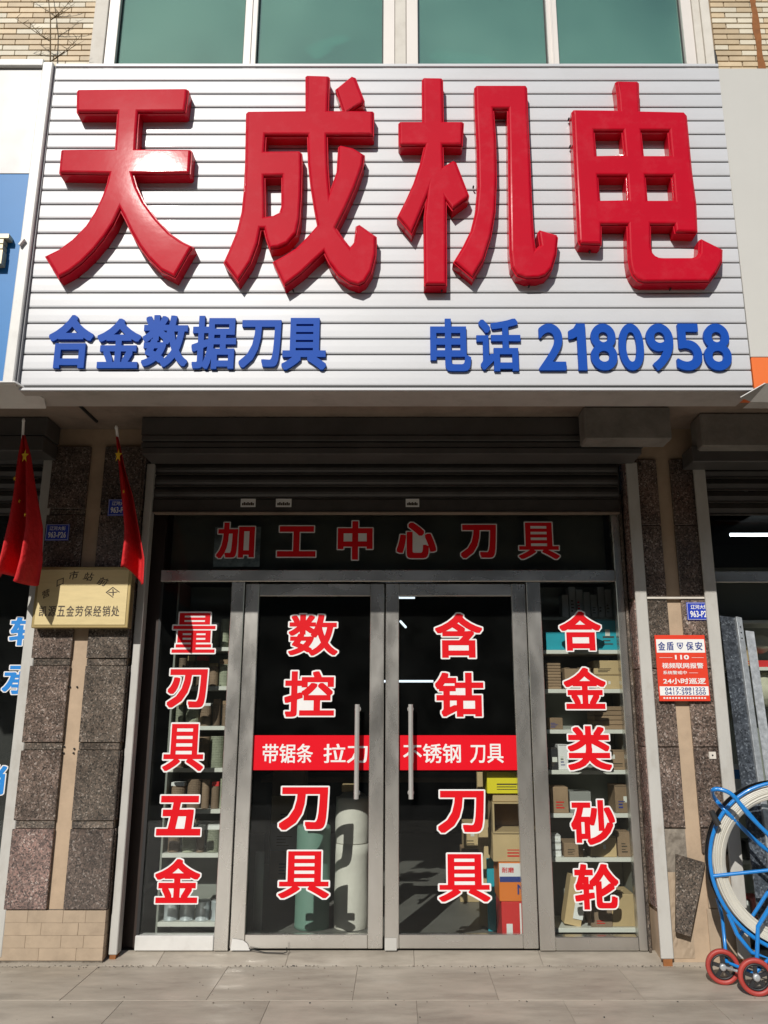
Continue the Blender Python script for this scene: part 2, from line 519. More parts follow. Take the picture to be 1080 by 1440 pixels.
def hull(pts):
    pts = sorted(set(pts))
    def half(ps):
        h = []
        for p in ps:
            while len(h) > 1 and (h[-1][0] - h[-2][0]) * (p[1] - h[-2][1]) - (h[-1][1] - h[-2][1]) * (p[0] - h[-2][0]) <= 1e-12:
                h.pop()
            h.append(p)
        return h
    a, b = half(pts), half(pts[::-1])
    return a[:-1] + b[:-1]


def grow(vs, fs, bx, by, brush='sq', fill=False):
    """Minkowski sum of the flat mesh with a small brush -> bolder strokes"""
    cnt = {}
    for f in fs:
        for i in range(len(f)):
            e = (f[i - 1], f[i])
            k = (min(e), max(e))
            cnt[k] = cnt.get(k, 0) + 1
    edges = [k for k, c in cnt.items() if c == 1]
    if brush == 'sq': br = [(-bx, -by), (bx, -by), (bx, by), (-bx, by)]
    else: br = [(bx * math.cos(t * math.pi / 4 + 0.39), by * math.sin(t * math.pi / 4 + 0.39)) for t in range(8)]
    V, Fc = [Vector(v) for v in vs], []
    for f in fs:
        p = [vs[i] for i in f]
        Fc.append(list(f) if area(p) > 0 else list(f)[::-1])
    for a, b in edges:
        h = hull([(round(vs[i][0] + d[0], 6), round(vs[i][1] + d[1], 6)) for i in (a, b) for d in br])
        if len(h) < 3: continue
        Fc.append(list(range(len(V), len(V) + len(h))))
        V += [Vector(p) for p in h]
    ed = [(f[i - 1], f[i]) for f in Fc for i in range(len(f))]
    ov, oe, of, _, _, _ = delaunay_2d_cdt(V, ed, [], 0, 1e-6)
    OV = np.array([(p.x, p.y) for p in ov])
    cen = np.array([OV[list(f)].mean(axis=0) for f in of])
    ins = np.zeros(len(of), bool)
    for f in Fc:
        P = np.array([(V[i].x, V[i].y) for i in f])
        Q = np.roll(P, -1, axis=0)
        e = Q - P
        cr = e[:, 0][None] * (cen[:, 1][:, None] - P[:, 1][None]) - e[:, 1][None] * (cen[:, 0][:, None] - P[:, 0][None])
        ins |= (cr > -1e-9).all(axis=1)
    inside = list(ins)
    if fill:
        em = {}
        for i, f in enumerate(of):
            for k in range(len(f)):
                em.setdefault((min(f[k - 1], f[k]), max(f[k - 1], f[k])), []).append(i)
        out = set(i for l in em.values() if len(l) == 1 for i in l if not inside[i])
        st = list(out)
        nb = {}
        for l in em.values():
            if len(l) == 2:
                nb.setdefault(l[0], []).append(l[1]); nb.setdefault(l[1], []).append(l[0])
        while st:
            i = st.pop()
            for j in nb.get(i, []):
                if j not in out and not inside[j]:
                    out.add(j); st.append(j)
        inside = [i not in out for i in range(len(of))]
    keep = [f for f, k in zip(of, inside) if k]
    used = sorted(set(i for f in keep for i in f))
    ix = {u: i for i, u in enumerate(used)}
    return [(ov[u].x, ov[u].y) for u in used], [tuple(ix[i] for i in f) for f in keep]


def bounds(vs):
    return min(v[0] for v in vs), max(v[0] for v in vs), min(v[1] for v in vs), max(v[1] for v in vs)


def glyph(body, bx=0.0, by=None, brush='sq', halo=0.0, res=4):
    """returns (face, halo) in a unit box fitted to the face"""
    k = (body, bx, by, brush, halo, res)
    if k in TCACHE: return TCACHE[k]
    vs, fs = raw_text(body, res)
    if bx: vs, fs = grow(vs, fs, bx, bx if by is None else by, brush)
    x0, x1, y0, y1 = bounds(vs)
    nrm = lambda q: [((a - x0) / (x1 - x0), (b - y0) / (y1 - y0)) for a, b in q]
    hv = hf = None
    if halo:
        hv, hf = grow(vs, fs, halo, halo, 'oct', fill=True)
        hv = nrm(hv)
    TCACHE[k] = (nrm(vs), fs, hv, hf)
    return TCACHE[k]


def flat(g, vs, fs, bx, Y, m, sh=0.0):
    x0, x1, z0, z1 = bx
    P = [(x0 + a * (x1 - x0) + sh * b, Y, z0 + b * (z1 - z0)) for a, b in vs]
    fs2 = []
    for f in fs:
        q = [(P[i][0], P[i][2]) for i in f]
        fs2.append(f if area(q) > 0 else f[::-1])
    g.add(P, fs2, m)


def solid(g, vs, fs, bx, Y0, Y1, m):
    """letter slab from the back plane Y0 to the front plane Y1"""
    x0, x1, z0, z1 = bx
    n = len(vs)
    P = [(x0 + a * (x1 - x0), Y1, z0 + b * (z1 - z0)) for a, b in vs] + [(x0 + a * (x1 - x0), Y0, z0 + b * (z1 - z0)) for a, b in vs]
    cnt = {}
    fo = []
    for f in fs:
        q = [(P[i][0], P[i][2]) for i in f]
        f = list(f) if area(q) > 0 else list(f)[::-1]
        fo.append(f)
        for i in range(len(f)):
            e = (f[i - 1], f[i]); k = (min(e), max(e))
            cnt.setdefault(k, []).append(e)
    sides = []
    for k, l in cnt.items():
        if len(l) == 1:
            a, b = l[0]
            sides.append([b, a, a + n, b + n])
    g.add(P, fo + sides, m)


def write(g, body, box_, Y, m, bx=0.012, by=None, res=2):
    """flat lettering filling box_ = x0, x1, z0, z1"""
    v, f, _, _ = glyph(body, bx, by, 'sq', 0.0, res)
    flat(g, v, f, box_, Y, m)


# ================================================================== GROUND
YF = 0.0          # door plane
YP = -0.25        # pillar core front
YS = -1.54        # signboard front

gr = G(); gr.box(-60, 60, -6.6, 0.0, -0.34, -0.0432, M_pavej)
ground = gr.build('pavement'); tag(ground, kind='structure')
rows = [(-0.20, -0.001), (-0.80, -0.202), (-1.40, -0.802), (-2.00, -1.402), (-2.60, -2.002), (-3.20, -2.602)]
slab_mesh = {}
for ri, (y0, y1) in enumerate(rows):
    w = 0.80
    x = -4.0 - (0.35 if ri % 2 else 0.0) + 0.10
    while x < 4.2:
        key = (round(y1 - y0, 3))
        if key not in slab_mesh:
            g = G(); g.box(0.001, w - 0.001, 0.001, y1 - y0 - 0.001, -0.02 if ri else -0.05, 0.0, M_pave, 0.0012)
            o = g.build('paving_slab', ground)
            slab_mesh[key] = o.data
        else:
            o = bpy.data.objects.new('paving_slab', slab_mesh[key]); COL.objects.link(o); o.parent = ground
        o.location = (x, y0, -0.040 + random.uniform(-0.0008, 0.0008))
        o.rotation_euler = (math.atan(0.038 / 0.2) if ri == 0 else 0, 0, 0)
        x += w
g = G(); g.box(-60, 60, -6.5, -3.202, -0.043, -0.041, M_pave)
g.build('far_pavement', ground)
road = G().box(-60, 60, -22.0, -6.62, -0.33, -0.17, M_asph).build('road'); tag(road, kind='structure')
kerb = G()
for i in range(-30, 30):
    kerb.box(i * 1.0 + 0.005, i * 1.0 + 0.995, -6.75, -6.622, -0.3, -0.04, M_conc_g, 0.01)
tag(kerb.build('kerb'), kind='structure')
land = G().box(-200, 200, -200, 200, -0.6, -0.36, M_asph).build('ground'); tag(land, kind='structure')
g = G(); g.box(-60, 60, -26, -22.02, -0.3, -0.06, M_pave); tag(g.build('far_side_pavement'), kind='structure')

gd = G()
rgr = random.Random(11)
for i in range(420):
    if i < 260: x, y = rgr.uniform(-2.6, 2.4), rgr.choice((rgr.gauss(-0.21, 0.015), rgr.uniform(-0.24, -0.19) - 0.0))
    else: x, y = rgr.uniform(-2.8, 2.8), rgr.uniform(-1.6, -0.2)
    if y > -0.2: y = -0.205
    q_ = rgr.uniform(0.0012, 0.0042)
    c_ = Vector((x, y, -0.0385 + q_ * .4))
    a_ = rgr.uniform(0, 3)
    gd.obox(c_, (q_ * math.cos(a_), q_ * math.sin(a_), 0), (-q_ * .7 * math.sin(a_), q_ * .7 * math.cos(a_), q_ * .2), (0, 0, q_ * .5), M_pavej if i % 3 else M_asph)
tag(gd.build('grit'), kind='stuff')

# the dark row of buildings across the street (seen only as reflections)
opp = thing('street_building', (0, -27, 0), 'shaded dark building row across the street, seen only as reflection in the door glass', 'building')
g = G(); g.box(-45, 40, -36, -26.5, -0.1, 11.5, M_opp); g.build('wall', opp)
g = G()
for i in range(-14, 12):
    for z in (0.6, 3.7, 6.7):
        g.box(i * 3.0 + 0.5, i * 3.0 + 2.5, -26.49, -26.42, z, z + 1.9, M_oppw)
tag(g.build('window_row', opp), kind='stuff')

# ================================================================== BUILDING
bld = thing('building', (0, 0.3, 3.6), 'cream brick building with green upper windows above the shop signs', 'building')
# upper wall with openings
zt = 11.0
WX = (-2.62, 2.68)
g = G()
g.box(-6.0, -2.96, 0.012, 0.35, 3.6, zt, M_joint)
g.box(-2.96, WX[0] , 0.012, 0.35, 6.2, zt, M_joint)
g.box(WX[1], 2.96, 0.012, 0.35, 6.2, zt, M_joint)
g.box(2.96, 6.0, 0.012, 0.35, 6.86, zt, M_joint)
g.box(-2.96, 6.0, 0.012, 0.35, 3.6, 6.2, M_joint)
g.box(WX[0], WX[1], 0.012, 0.35, 8.4, zt, M_joint)
g.build('wall_joints', bld)
bm_ = {}
nb_ = 0
zrow = 6.30
row = 0
while zrow < 7.62:
    for side in (0, 1):
        L0, L1 = ((-3.95, WX[0] - 0.001) if side == 0 else (WX[1] + 0.03, 4.0))
        x = L0 - (0.0 if row % 2 else 0.11) + random.uniform(-0.006, 0.006)
        while x < L1:
            a, b = max(x, L0), min(x + 0.217, L1)
            if L1 - b < 0.035: b = L1
            if b - a > 0.03:
                skip = False
                if side == 0 and zrow < 6.70 and a < -2.80: skip = True
                if side == 1 and zrow < 6.70 and b > 2.86: skip = True
                if side == 0 and zrow < 6.70 and a >= -2.80: a = max(a, -2.80)
                if not skip:
                    m = M_brickl if random.random() < 0.42 else M_brick
                    key = (round(b - a, 2), m.name)
                    if key not in bm_:
                        o = G().box(0, round(b - a, 2), -0.009, 0.006, 0, 0.046, m, 0.002).build('brick', bld)
                        bm_[key] = o.data
                    else:
                        o = bpy.data.objects.new('brick', bm_[key]); COL.objects.link(o); o.parent = bld
                    o.location = Vector((a, random.uniform(-0.0015, 0.0015) + 0.006, zrow)) - bld.location
                    if o.data.name.startswith('brick') and len(o.data.vertices) and min(v.co.z for v in o.data.vertices) < -1:
                        pass
                    nb_ += 1
            x += 0.225
    zrow += 0.056
    row += 1
# meshes were built relative to the building's origin: shift once
for me in bm_.values():
    me.transform(Matrix.Translation(bld.location))

# rust streak down the right-hand brickwork (a real stain with its own outline)
xr, _ = at(1062, 30, 0)
g = G()
pts = []
for i in range(14):
    z = 6.72 + i * 0.09
    c = xr + 0.004 * math.sin(i * 2.1); w_ = 0.028 + 0.006 * math.sin(i * 1.3 + 1)
    pts.append((c - w_, c + w_, z))
for i in range(13):
    a, b = pts[i], pts[i + 1]
    g.add([(a[0], -0.0085, a[2]), (a[1], -0.0085, a[2]), (b[1], -0.0085, b[2]), (b[0], -0.0085, b[2])], [(0, 1, 2, 3)], M_rust)
g.build('rust_streak', bld)

# big windows
def window_pair(xs, label):
    """xs: outer frame left, glass1 l, glass1 r, glass2 l, glass2 r, outer right"""
    w = G()
    z0, z1 = 6.2, 8.35
    y0, y1 = -0.015, 0.06
    w.box(xs[0], xs[1], y0, y1, z0, z1, M_upvc, 0.004)
    w.box(xs[2], xs[3], y0, y1, z0, z1, M_upvc, 0.004)
    w.box(xs[4], xs[5], y0, y1, z0, z1, M_upvc, 0.004)
    w.box(xs[0], xs[5], y0 + 0.002, y1 - .002, z1, z1 + 0.05, M_upvc)
    w.box(xs[2] + 0.035, xs[3] - 0.045, y0 - 0.012, y0 + .001, z0, z1, M_upvc)
    fr = w.build('window', bld, label)
    for a, b in ((xs[1], xs[2]), (xs[3], xs[4])):
        for (c, d) in ((a, a + 0.006), (b - 0.012, b)):
            boxobj('gasket', fr, c, d, 0.028, 0.034, z0, z1, M_gasket)
        G().box(a, b, 0.036, 0.042, z0, z1, M_gglass).build('window_pane', fr)
    return fr
W1 = window_pair((-2.50, -2.408, -1.320, -1.212, -0.127, -0.03), 'left-hand double upper window with green glass')
W2 = window_pair((0.07, 0.169, 1.278, 1.369, 2.448, 2.535), 'right-hand double upper window with green glass')
g = G()
for a_, b_, y_ in ((-2.618, -2.503, -0.03), (-0.027, 0.067, -0.022), (2.538, 2.60, -0.03), (2.603, 2.678, -0.045)):
    boxobj('window_surround', bld, a_, b_, y_, 0.06, 6.2, 8.4, M_render, 0.004)
# room behind the green glass and its curtains
g = G()
g.box(-2.6, 2.66, 2.2, 2.25, 5.9, 8.5, M_upin)
g.box(-2.6, 2.66, 0.36, 2.2, 8.42, 8.47, M_upin)
g.build('upper_room', bld)
def curtain(x0, x1, Y, amp, n, label):
    c = G()
    N = n * 8
    vs, fs = [], []
    for i in range(N + 1):
        x = x0 + (x1 - x0) * i / N
        y = Y + amp * math.sin(2 * math.pi * i / 8 + 0.5 * math.sin(i * 0.7))
        for z in (6.2, 8.35): vs.append((x, y, z))
    for i in range(N): fs.append((2 * i, 2 * i + 2, 2 * i + 3, 2 * i + 1))
    c.add(vs, fs, M_curt, True)
    return c.build('curtain', bld, label)
for a_, b_ in ((-2.55, -1.27), (-1.26, -0.05), (0.09, 1.31), (1.32, 2.55)):
    c_ = curtain(a_, b_, 0.40, 0.012, 16, None)
    c_.data.materials.clear(); c_.data.materials.append(M_sheer)
curtain(-2.20, -2.05, 0.16, 0.015, 3, 'narrow pale curtain behind the leftmost green pane')
curtain(-0.42, -0.14, 0.22, 0.02, 5, None)
curtain(0.9, 1.26, 0.30, 0.03, 6, None)
curtain(1.55, 2.05, 0.26, 0.03, 9, 'gathered pale curtain behind the rightmost green pane')
curtain(2.18, 2.34, 0.15, 0.012, 2, 'flat bright curtain strip at the right edge of the green glass')

# side windows with render surround, partly hidden by the signs
def small_window(sx, xedge, label):
    g = G()
    e = lambda a, b: (min(a, b), max(a, b))
    z1 = 6.70
    a, b = e(xedge, xedge - sx * 0.09)
    g.box(a, b, -0.045, 0.10, 6.2, z1, M_render, 0.004)
    a2, b2 = e(xedge + sx * 0.002, xedge + sx * 1.0)
    if sx < 0: g.box(a2, b2, -0.045, 0.10, z1 - 0.10, z1, M_render, 0.004)
    else: g.box(a2, b2, -0.012, 0.10, z1 - 0.045, z1, M_brick, 0.004)
    fr = g.build('side_window', bld, label)
    q = G()
    a3, b3 = e(xedge + sx * 0.02, xedge + sx * 0.95)
    zb = z1 - (0.12 if sx < 0 else 0.06)
    q.box(a3, b3, 0.03, 0.08, zb - 0.035, zb - .005, M_upvc, 0.003)
    a4, b4 = e(xedge + sx * 0.02, xedge + sx * 0.055)
    q.box(a4, b4, 0.03, 0.08, 6.2, zb - 0.037, M_upvc, 0.003)
    q.build('window_frame', fr)
    G().box(a3, b3, 0.085, 0.09, 6.2, zb - 0.04, M_gasket).build('window_pane', fr)
    if sx < 0:
        p = G()
        p.tube([(xedge - 0.95, -0.06, 6.52), (xedge - 0.02, -0.06, 6.52)], 0.022, M_upvc)
        p.build('rail_tube', fr)
small_window(-1, at(97, 88, -0.03)[0], 'recessed side window under a pale lintel at the upper left')
small_window(1, at(1050, 88, -0.03)[0], 'small dark side window under the rust streak')
# canopy slab, lintel and dropped beam under the signs
g = G(); g.box(-6, 6, -1.30, 0.35, 3.49, 3.62, M_conc); g.build('canopy_slab', bld)
g = G(); g.box(-1.815, 1.615, -0.05, 0.30, 3.02, 3.488, M_conc_g); g.build('lintel', bld)
x0, x1, z0, z1 = span(822, 574, 944, 618, -0.62)
g = G(); g.box(x0, x1, -0.62, -0.45, z0, 3.488, M_conc_g, 0.012); g.build('dropped_beam', bld)
x0, x1, z0, z1 = span(986, 574, 1100, 628, -0.50)
g = G(); g.box(x0, x1 + .6, -0.50, -0.30, z0, 3.488, M_conc_g, 0.012); g.build('dropped_beam', bld)
g = G(); g.tube([(at(235 / 2.7, 575, -0.9)[0], -0.75, 3.486), (at(235 / 2.7, 575, -0.9)[0], -0.33, 3.486)], 0.012, M_gasket); g.build('cable', bld)  # dark tube added for a joint line in the slab

# ------------------------------------------------------------------ pillars
def tile_col(par, x0, x1, zs, y_front, mats, th=0.03):
    for i, (a, b) in enumerate(zs):
        m = mats[i % len(mats)]
        boxobj('granite_tile', par, x0, x1, y_front + random.uniform(-.002, .002), y_front + th, a, b, m, 0.003)

pl = thing('pillar', (-2.14, -0.1, 0), 'wide granite tiled pillar left of the shop doors, under the brass plaque', 'pillar')
g = G()
g.box(-2.455, -1.822, YP, 0.3, 0.292, 3.488, M_beige)
g.build('pillar_core', pl)
zsl = [(0.295, 0.765), (0.815, 1.245), (1.295, 1.785), (1.835, 2.30), (2.345, 2.82), (2.865, 3.32)]
tile_col(pl, -2.452, -2.188, zsl, -0.278, [M_gran_p, M_gran, M_gran, M_gran, M_gran, M_gran])
tile_col(pl, -2.082, -1.812, zsl, -0.282, [M_gran, M_gran_g, M_gran_g, M_gran_g, M_gran, M_gran], 0.034)
for a, b in ((0.767, 0.812), (1.248, 1.292), (1.788, 1.832), (2.303, 2.342), (2.823, 2.862)):
    boxobj('granite_strip', pl, -2.45, -2.19, -0.268, -0.245, a, b, M_gran_g, 0.002)
    boxobj('granite_strip', pl, -2.08, -1.816, -0.270, -0.245, a, b, M_gran_g, 0.002)
for i, (a, b) in enumerate(zsl):
    boxobj('granite_tile', pl, -1.820, -1.806, -0.245, 0.0, a, b, M_gran, 0.002)
for r_ in range(4):
    z0 = 0.006 + r_ * 0.071
    xs = [-2.465, -2.30, -2.08, -1.94, -1.815] if r_ % 2 else [-2.465, -2.21, -1.98, -1.815]
    for a, b in zip(xs[:-1], xs[1:]):
        boxobj('base_tile', pl, a + .0006, b - .0006, -0.272 + random.uniform(-.001, .001), 0.1, z0, z0 + 0.0700, M_basetile, 0.0012)
g = G(); g.box(-2.463, -1.818, -0.262, 0.2, 0.0, 0.29, M_mortar); g.build('base_core', pl)
g = G()
for (px, py) in ((98, 966), (108, 966), (90, 1050), (89, 1059), (104, 1053), (103, 1059)):
    x, z = at(px, py, YP)
    g.lathe((x, YP - 0.004, z), [(0.0, -0.002), (0.006, -0.002), (0.006, 0.006), (0, 0.006)], M_gasket, 8, (0, -1, 0))
g.build('anchor_hole', pl)

pr = thing('pillar', (1.84, -0.1, 0), 'narrow damaged granite pillar right of the doors carrying the red notice', 'pillar')
PXL, PXR = 1.622, 2.16
g = G()
g.box(PXL, PXR, YP, 0.3, 0.0, 3.488, M_beige)
g.build('pillar_core', pr)
zsr = [(0.775, 1.262), (1.268, 1.762), (1.768, 2.225), (2.245, 2.74), (2.745, 3.22)]
tile_col(pr, 1.628, 1.823, zsr, -0.272, [M_gran, M_gran, M_gran_g, M_gran, M_gran])
tile_col(pr, 1.918, 2.155, zsr, -0.272, [M_gran, M_gran, M_gran, M_gran, M_gran])
boxobj('granite_tile', pr, 1.918, 2.155, -0.271, -0.24, 0.62, 0.768, M_gran, 0.003)
for i, (a, b) in enumerate([(0.30, 0.772)] + zsr):
    boxobj('granite_tile', pr, 1.606, 1.621, -0.245, 0.0, a, b, M_gran_p, 0.002)
boxobj('top_ledge', pr, 1.625, 2.158, -0.285, -0.20, 2.228, 2.242, M_render, 0.002)
# exposed mortar where tiles fell off
g = G()
N, Mz = 12, 26
vs, fs = [], []
for j in range(Mz + 1):
    for i in range(N + 1):
        x = 1.628 + (1.823 - 1.628) * i / N; z = 0.02 + 0.75 * j / Mz
        e = 0.005 * random.random()
        if i in (0, N) or j in (0, Mz): e = -0.002
        vs.append((x, YP - 0.004 - max(0, e), z))
for j in range(Mz):
    for i in range(N):
        a = j * (N + 1) + i
        fs.append((a, a + 1, a + N + 2, a + N + 1))
g.add(vs, fs[-9 * N:], M_mortar)
g.add(vs, fs[:-9 * N], M_basetile)
g.build('exposed_mortar', pr)
vs = []
g = G(); g.box(1.918, 2.155, -0.262, -0.2495, 0.0, 0.30, M_basetile, 0.003); g.build('base_tile', pr)
g = G(); g.box(1.93, 2.155, -0.264, -0.2495, 0.304, 0.612, M_basetile, 0.003); g.build('base_tile', pr)
x, z = at(1001, 1062, -0.272)
g = G(); g.box(x - .022, x + .022, -0.278, -0.27, z - .022, z + .022, M_render); g.lathe((x, -0.279, z), [(0, 0), (0.006, 0), (0.006, -.004)], M_gasket, 8, (0, -1, 0)); g.build('fixing_pad', pr)

# broken tile leaning at the foot
q = [(951, 1201), (992, 1213), (971, 1317), (951, 1311)]
g = G()
Yb = [-0.20, -0.20, -0.235, -0.235]
fr_ = []
for (px, py), Y in zip(q, Yb):
    x, z = at(px, py, Y)
    fr_.append(Vector((x, Y, z)))
zmin = min(p.z for p in fr_)
nrm = (fr_[1] - fr_[0]).cross(fr_[3] - fr_[0]).normalized()
if nrm.y > 0: nrm = -nrm
bk = [p - nrm * 0.02 for p in fr_]
g.add(fr_ + bk, [(0, 1, 2, 3), (7, 6, 5, 4), (0, 4, 5, 1), (1, 5, 6, 2), (2, 6, 7, 3), (3, 7, 4, 0)], M_gran_g)
single(g, 'broken_tile', 'loose granite tile hanging askew near the foot of the damaged pillar', 'stone tile')

# the pillars were measured on a nearer plane: bring them to their real depth and size
for t_, k_ in ((pl, 1.0157), (pr, 1.019)):
    for c_ in t_.children:
        for v_ in c_.data.vertices:
            wv_ = v_.co + t_.location
            wv_ = Vector((wv_.x * k_, wv_.y + 0.095 if wv_.y < -0.15 else wv_.y, 1.5 + (wv_.z - 1.5) * k_ if wv_.z > 0.005 or wv_.z < -1 else -0.05))
            v_.co = wv_ - t_.location

# ================================================================== SIGNBOARD
XL, XR = at(28, 545, YS)[0], at(1058, 545, YS)[0]
ZB, ZT = at(500, 543, YS)[1], at(500, 100, YS)[1]
sg = thing('signboard', ((XL + XR) / 2, YS, ZB), 'wide white slatted signboard with big red characters and blue telephone number', 'signboard')
NS = 22
pitch = (ZT - ZB) / NS
sl0 = None
for i in range(NS):
    z0 = ZB + i * pitch
    if sl0 is None:
        g = G()
        h, W = pitch, XR - XL
        prof = [(0.0, 0.001), (-0.0035, 0.004), (-0.005, 0.012), (-0.0055, h * 0.5), (-0.005, h - 0.014), (-0.0035, h - 0.0075), (0.0045, h - 0.006), (0.0045, h)]
        nx = 14
        vs = [(XL + W * i_ / nx, YS + y_, ZB + z_) for i_ in range(nx + 1) for (y_, z_) in prof]
        k = len(prof)
        fs = [(a * k + j, (a + 1) * k + j, (a + 1) * k + j + 1, a * k + j + 1) for a in range(nx) for j in range(k - 1)]
        fs.reverse()
        g.add(vs, [f for f in fs if f[0] % k < k - 2], M_slat)
        g.add(vs, [f for f in fs if f[0] % k >= k - 2], M_groove)
        o = g.build('sign_slat', sg, fix=False)
        sl0 = o.data
    else:
        o = bpy.data.objects.new('sign_slat', sl0); COL.objects.link(o); o.parent = sg
        o.location = (0, 0, i * pitch)
    o.rotation_euler = (random.uniform(-.004, .004), 0, 0)
g = G()
g.box(XL, XR, YS + 0.012, YS + 0.22, ZB + 0.002, ZT - 0.004, M_trim)
g.build('backing_box', sg)
g = G()
g.box(XL, XR, YS - 0.012, YS + 0.005, ZT, ZT + 0.02, M_slat, 0.002)
g.box(XL, XR, YS - 0.006, YS + 0.010, ZB - 0.012, ZB - 0.001, M_gasket)
g.box(XL, XR, YS - 0.014, YS + 0.004, ZB - 0.030, ZB - 0.014, M_slat, 0.002)
g.build('sign_edge', sg)
g = G()
g.box(XL, XR, YS + 0.005, YS + 0.235, ZB - 0.030, ZB - 0.012, M_soffit)
g.build('sign_soffit', sg)

# the four big characters, traced from their outlines
BIG = {
 '天': (4.696, 60, 120, [[(235, 60), (248, 48), (955, 42), (972, 52), (968, 110), (955, 195), (940, 205), (648, 207), (640, 300), (632, 434), (980, 438), (994, 450), (984, 595), (972, 607), (612, 609), (632, 680), (680, 780), (760, 890), (850, 985), (930, 1040), (1004, 1075), (975, 1120), (880, 1285), (780, 1235), (700, 1155), (640, 1075), (585, 980), (545, 895), (520, 848), (480, 930), (420, 1020), (350, 1105), (270, 1185), (190, 1245), (110, 1287), (18, 1135), (110, 1090), (200, 1025), (290, 935), (350, 845), (400, 740), (428, 660), (440, 609), (122, 604), (115, 590), (130, 445), (142, 438), (482, 434), (492, 300), (498, 207), (240, 207), (232, 195)]]),
 '成': (4.5, 310, 100, [[(540, 55), (550, 48), (685, 52), (695, 62), (688, 268), (772, 268), (728, 135), (832, 52), (858, 62), (914, 205), (905, 232), (848, 268), (965, 270), (974, 280), (972, 425), (962, 432), (682, 432), (685, 600), (691, 690), (697, 755), (735, 650), (745, 495), (762, 482), (840, 500), (915, 545), (905, 620), (862, 740), (800, 880), (738, 1003), (780, 1065), (822, 1118), (845, 1090), (856, 990), (880, 978), (990, 1055), (988, 1170), (960, 1280), (920, 1345), (875, 1368), (810, 1350), (740, 1300), (685, 1225), (655, 1165), (600, 1215), (520, 1290), (450, 1343), (405, 1372), (330, 1212), (400, 1175), (480, 1125), (550, 1055), (612, 985), (592, 880), (570, 740), (555, 600), (549, 432), (296, 432), (290, 520), (500, 518), (520, 535), (522, 640), (518, 800), (508, 950), (488, 1040), (430, 1105), (370, 1132), (312, 1137), (290, 1080), (274, 1015), (262, 1015), (245, 1100), (200, 1220), (115, 1347), (20, 1218), (60, 1130), (105, 1020), (135, 900), (148, 780), (158, 600), (165, 285), (178, 272), (540, 268)],
                         [(288, 688), (386, 686), (386, 865), (374, 902), (335, 922), (290, 928)]]),
 '机': (4.5, 550, 100, [[(193, 75), (205, 62), (318, 64), (328, 78), (334, 335), (448, 335), (460, 345), (452, 488), (440, 495), (331, 495), (335, 612), (392, 578), (412, 590), (494, 798), (486, 822), (385, 895), (352, 850), (354, 1365), (208, 1365), (204, 940), (214, 850), (165, 968), (130, 1047), (36, 935), (90, 830), (140, 720), (180, 600), (205, 495), (58, 495), (46, 480), (45, 348), (58, 335), (195, 335)],
                        [(523, 125), (538, 110), (848, 110), (858, 125), (865, 300), (880, 600), (890, 850), (904, 1060), (914, 1127), (935, 1110), (922, 1030), (938, 1012), (1045, 1042), (1055, 1060), (1045, 1170), (1018, 1260), (980, 1305), (930, 1322), (850, 1324), (790, 1303), (757, 1250), (745, 1150), (740, 900), (735, 500), (730, 268), (650, 268), (663, 450), (668, 700), (660, 900), (635, 1050), (588, 1200), (515, 1322), (390, 1218), (450, 1120), (500, 1020), (530, 900), (543, 750), (538, 500), (528, 300)]]),
 '电': (4.502, 790, 100, [[(330, 92), (340, 84), (470, 85), (482, 95), (487, 270), (765, 276), (785, 298), (800, 450), (820, 650), (848, 850), (856, 1025), (845, 1040), (708, 1036), (700, 990), (562, 990), (562, 1105), (564, 1130), (572, 1155), (588, 1173), (612, 1184), (640, 1187), (820, 1187), (845, 1180), (858, 1160), (862, 1078), (880, 1068), (1015, 1135), (1013, 1215), (975, 1290), (930, 1347), (510, 1350), (470, 1335), (440, 1300), (423, 1255), (414, 1200), (411, 1150), (405, 990), (250, 990), (250, 1105), (240, 1115), (110, 1110), (96, 1085), (85, 850), (72, 600), (58, 300), (55, 278), (70, 262), (348, 265), (342, 180)],
                        [(204, 405), (372, 405), (384, 545), (216, 548)], [(500, 405), (662, 405), (675, 548), (515, 548)],
                        [(228, 685), (396, 685), (406, 825), (238, 828)], [(527, 685), (685, 685), (697, 828), (540, 828)]]),
}


def curve_mesh(loops, ext, bevel, off=0.0):
    cu = bpy.data.curves.new('tmp', 'CURVE')
    cu.dimensions = '2D'
    cu.fill_mode = 'BOTH'
    cu.extrude = ext
    cu.bevel_depth = bevel
    cu.bevel_resolution = 2
    cu.offset = off
    for lp in loops:
        s = cu.splines.new('POLY')
        s.points.add(len(lp) - 1)
        for p, c in zip(s.points, lp): p.co = (c[0], c[1], 0, 1)
        s.use_cyclic_u = True
    o = bpy.data.objects.new('tmp', cu)
    COL.objects.link(o)
    bpy.context.view_layer.update()
    dg = bpy.context.evaluated_depsgraph_get()
    me = o.evaluated_get(dg).to_mesh()
    vs = [tuple(v.co) for v in me.vertices]
    fs = [tuple(p.vertices) for p in me.polygons]
    o.evaluated_get(dg).to_mesh_clear()
    bpy.data.objects.remove(o); bpy.data.curves.remove(cu)
    return vs, fs


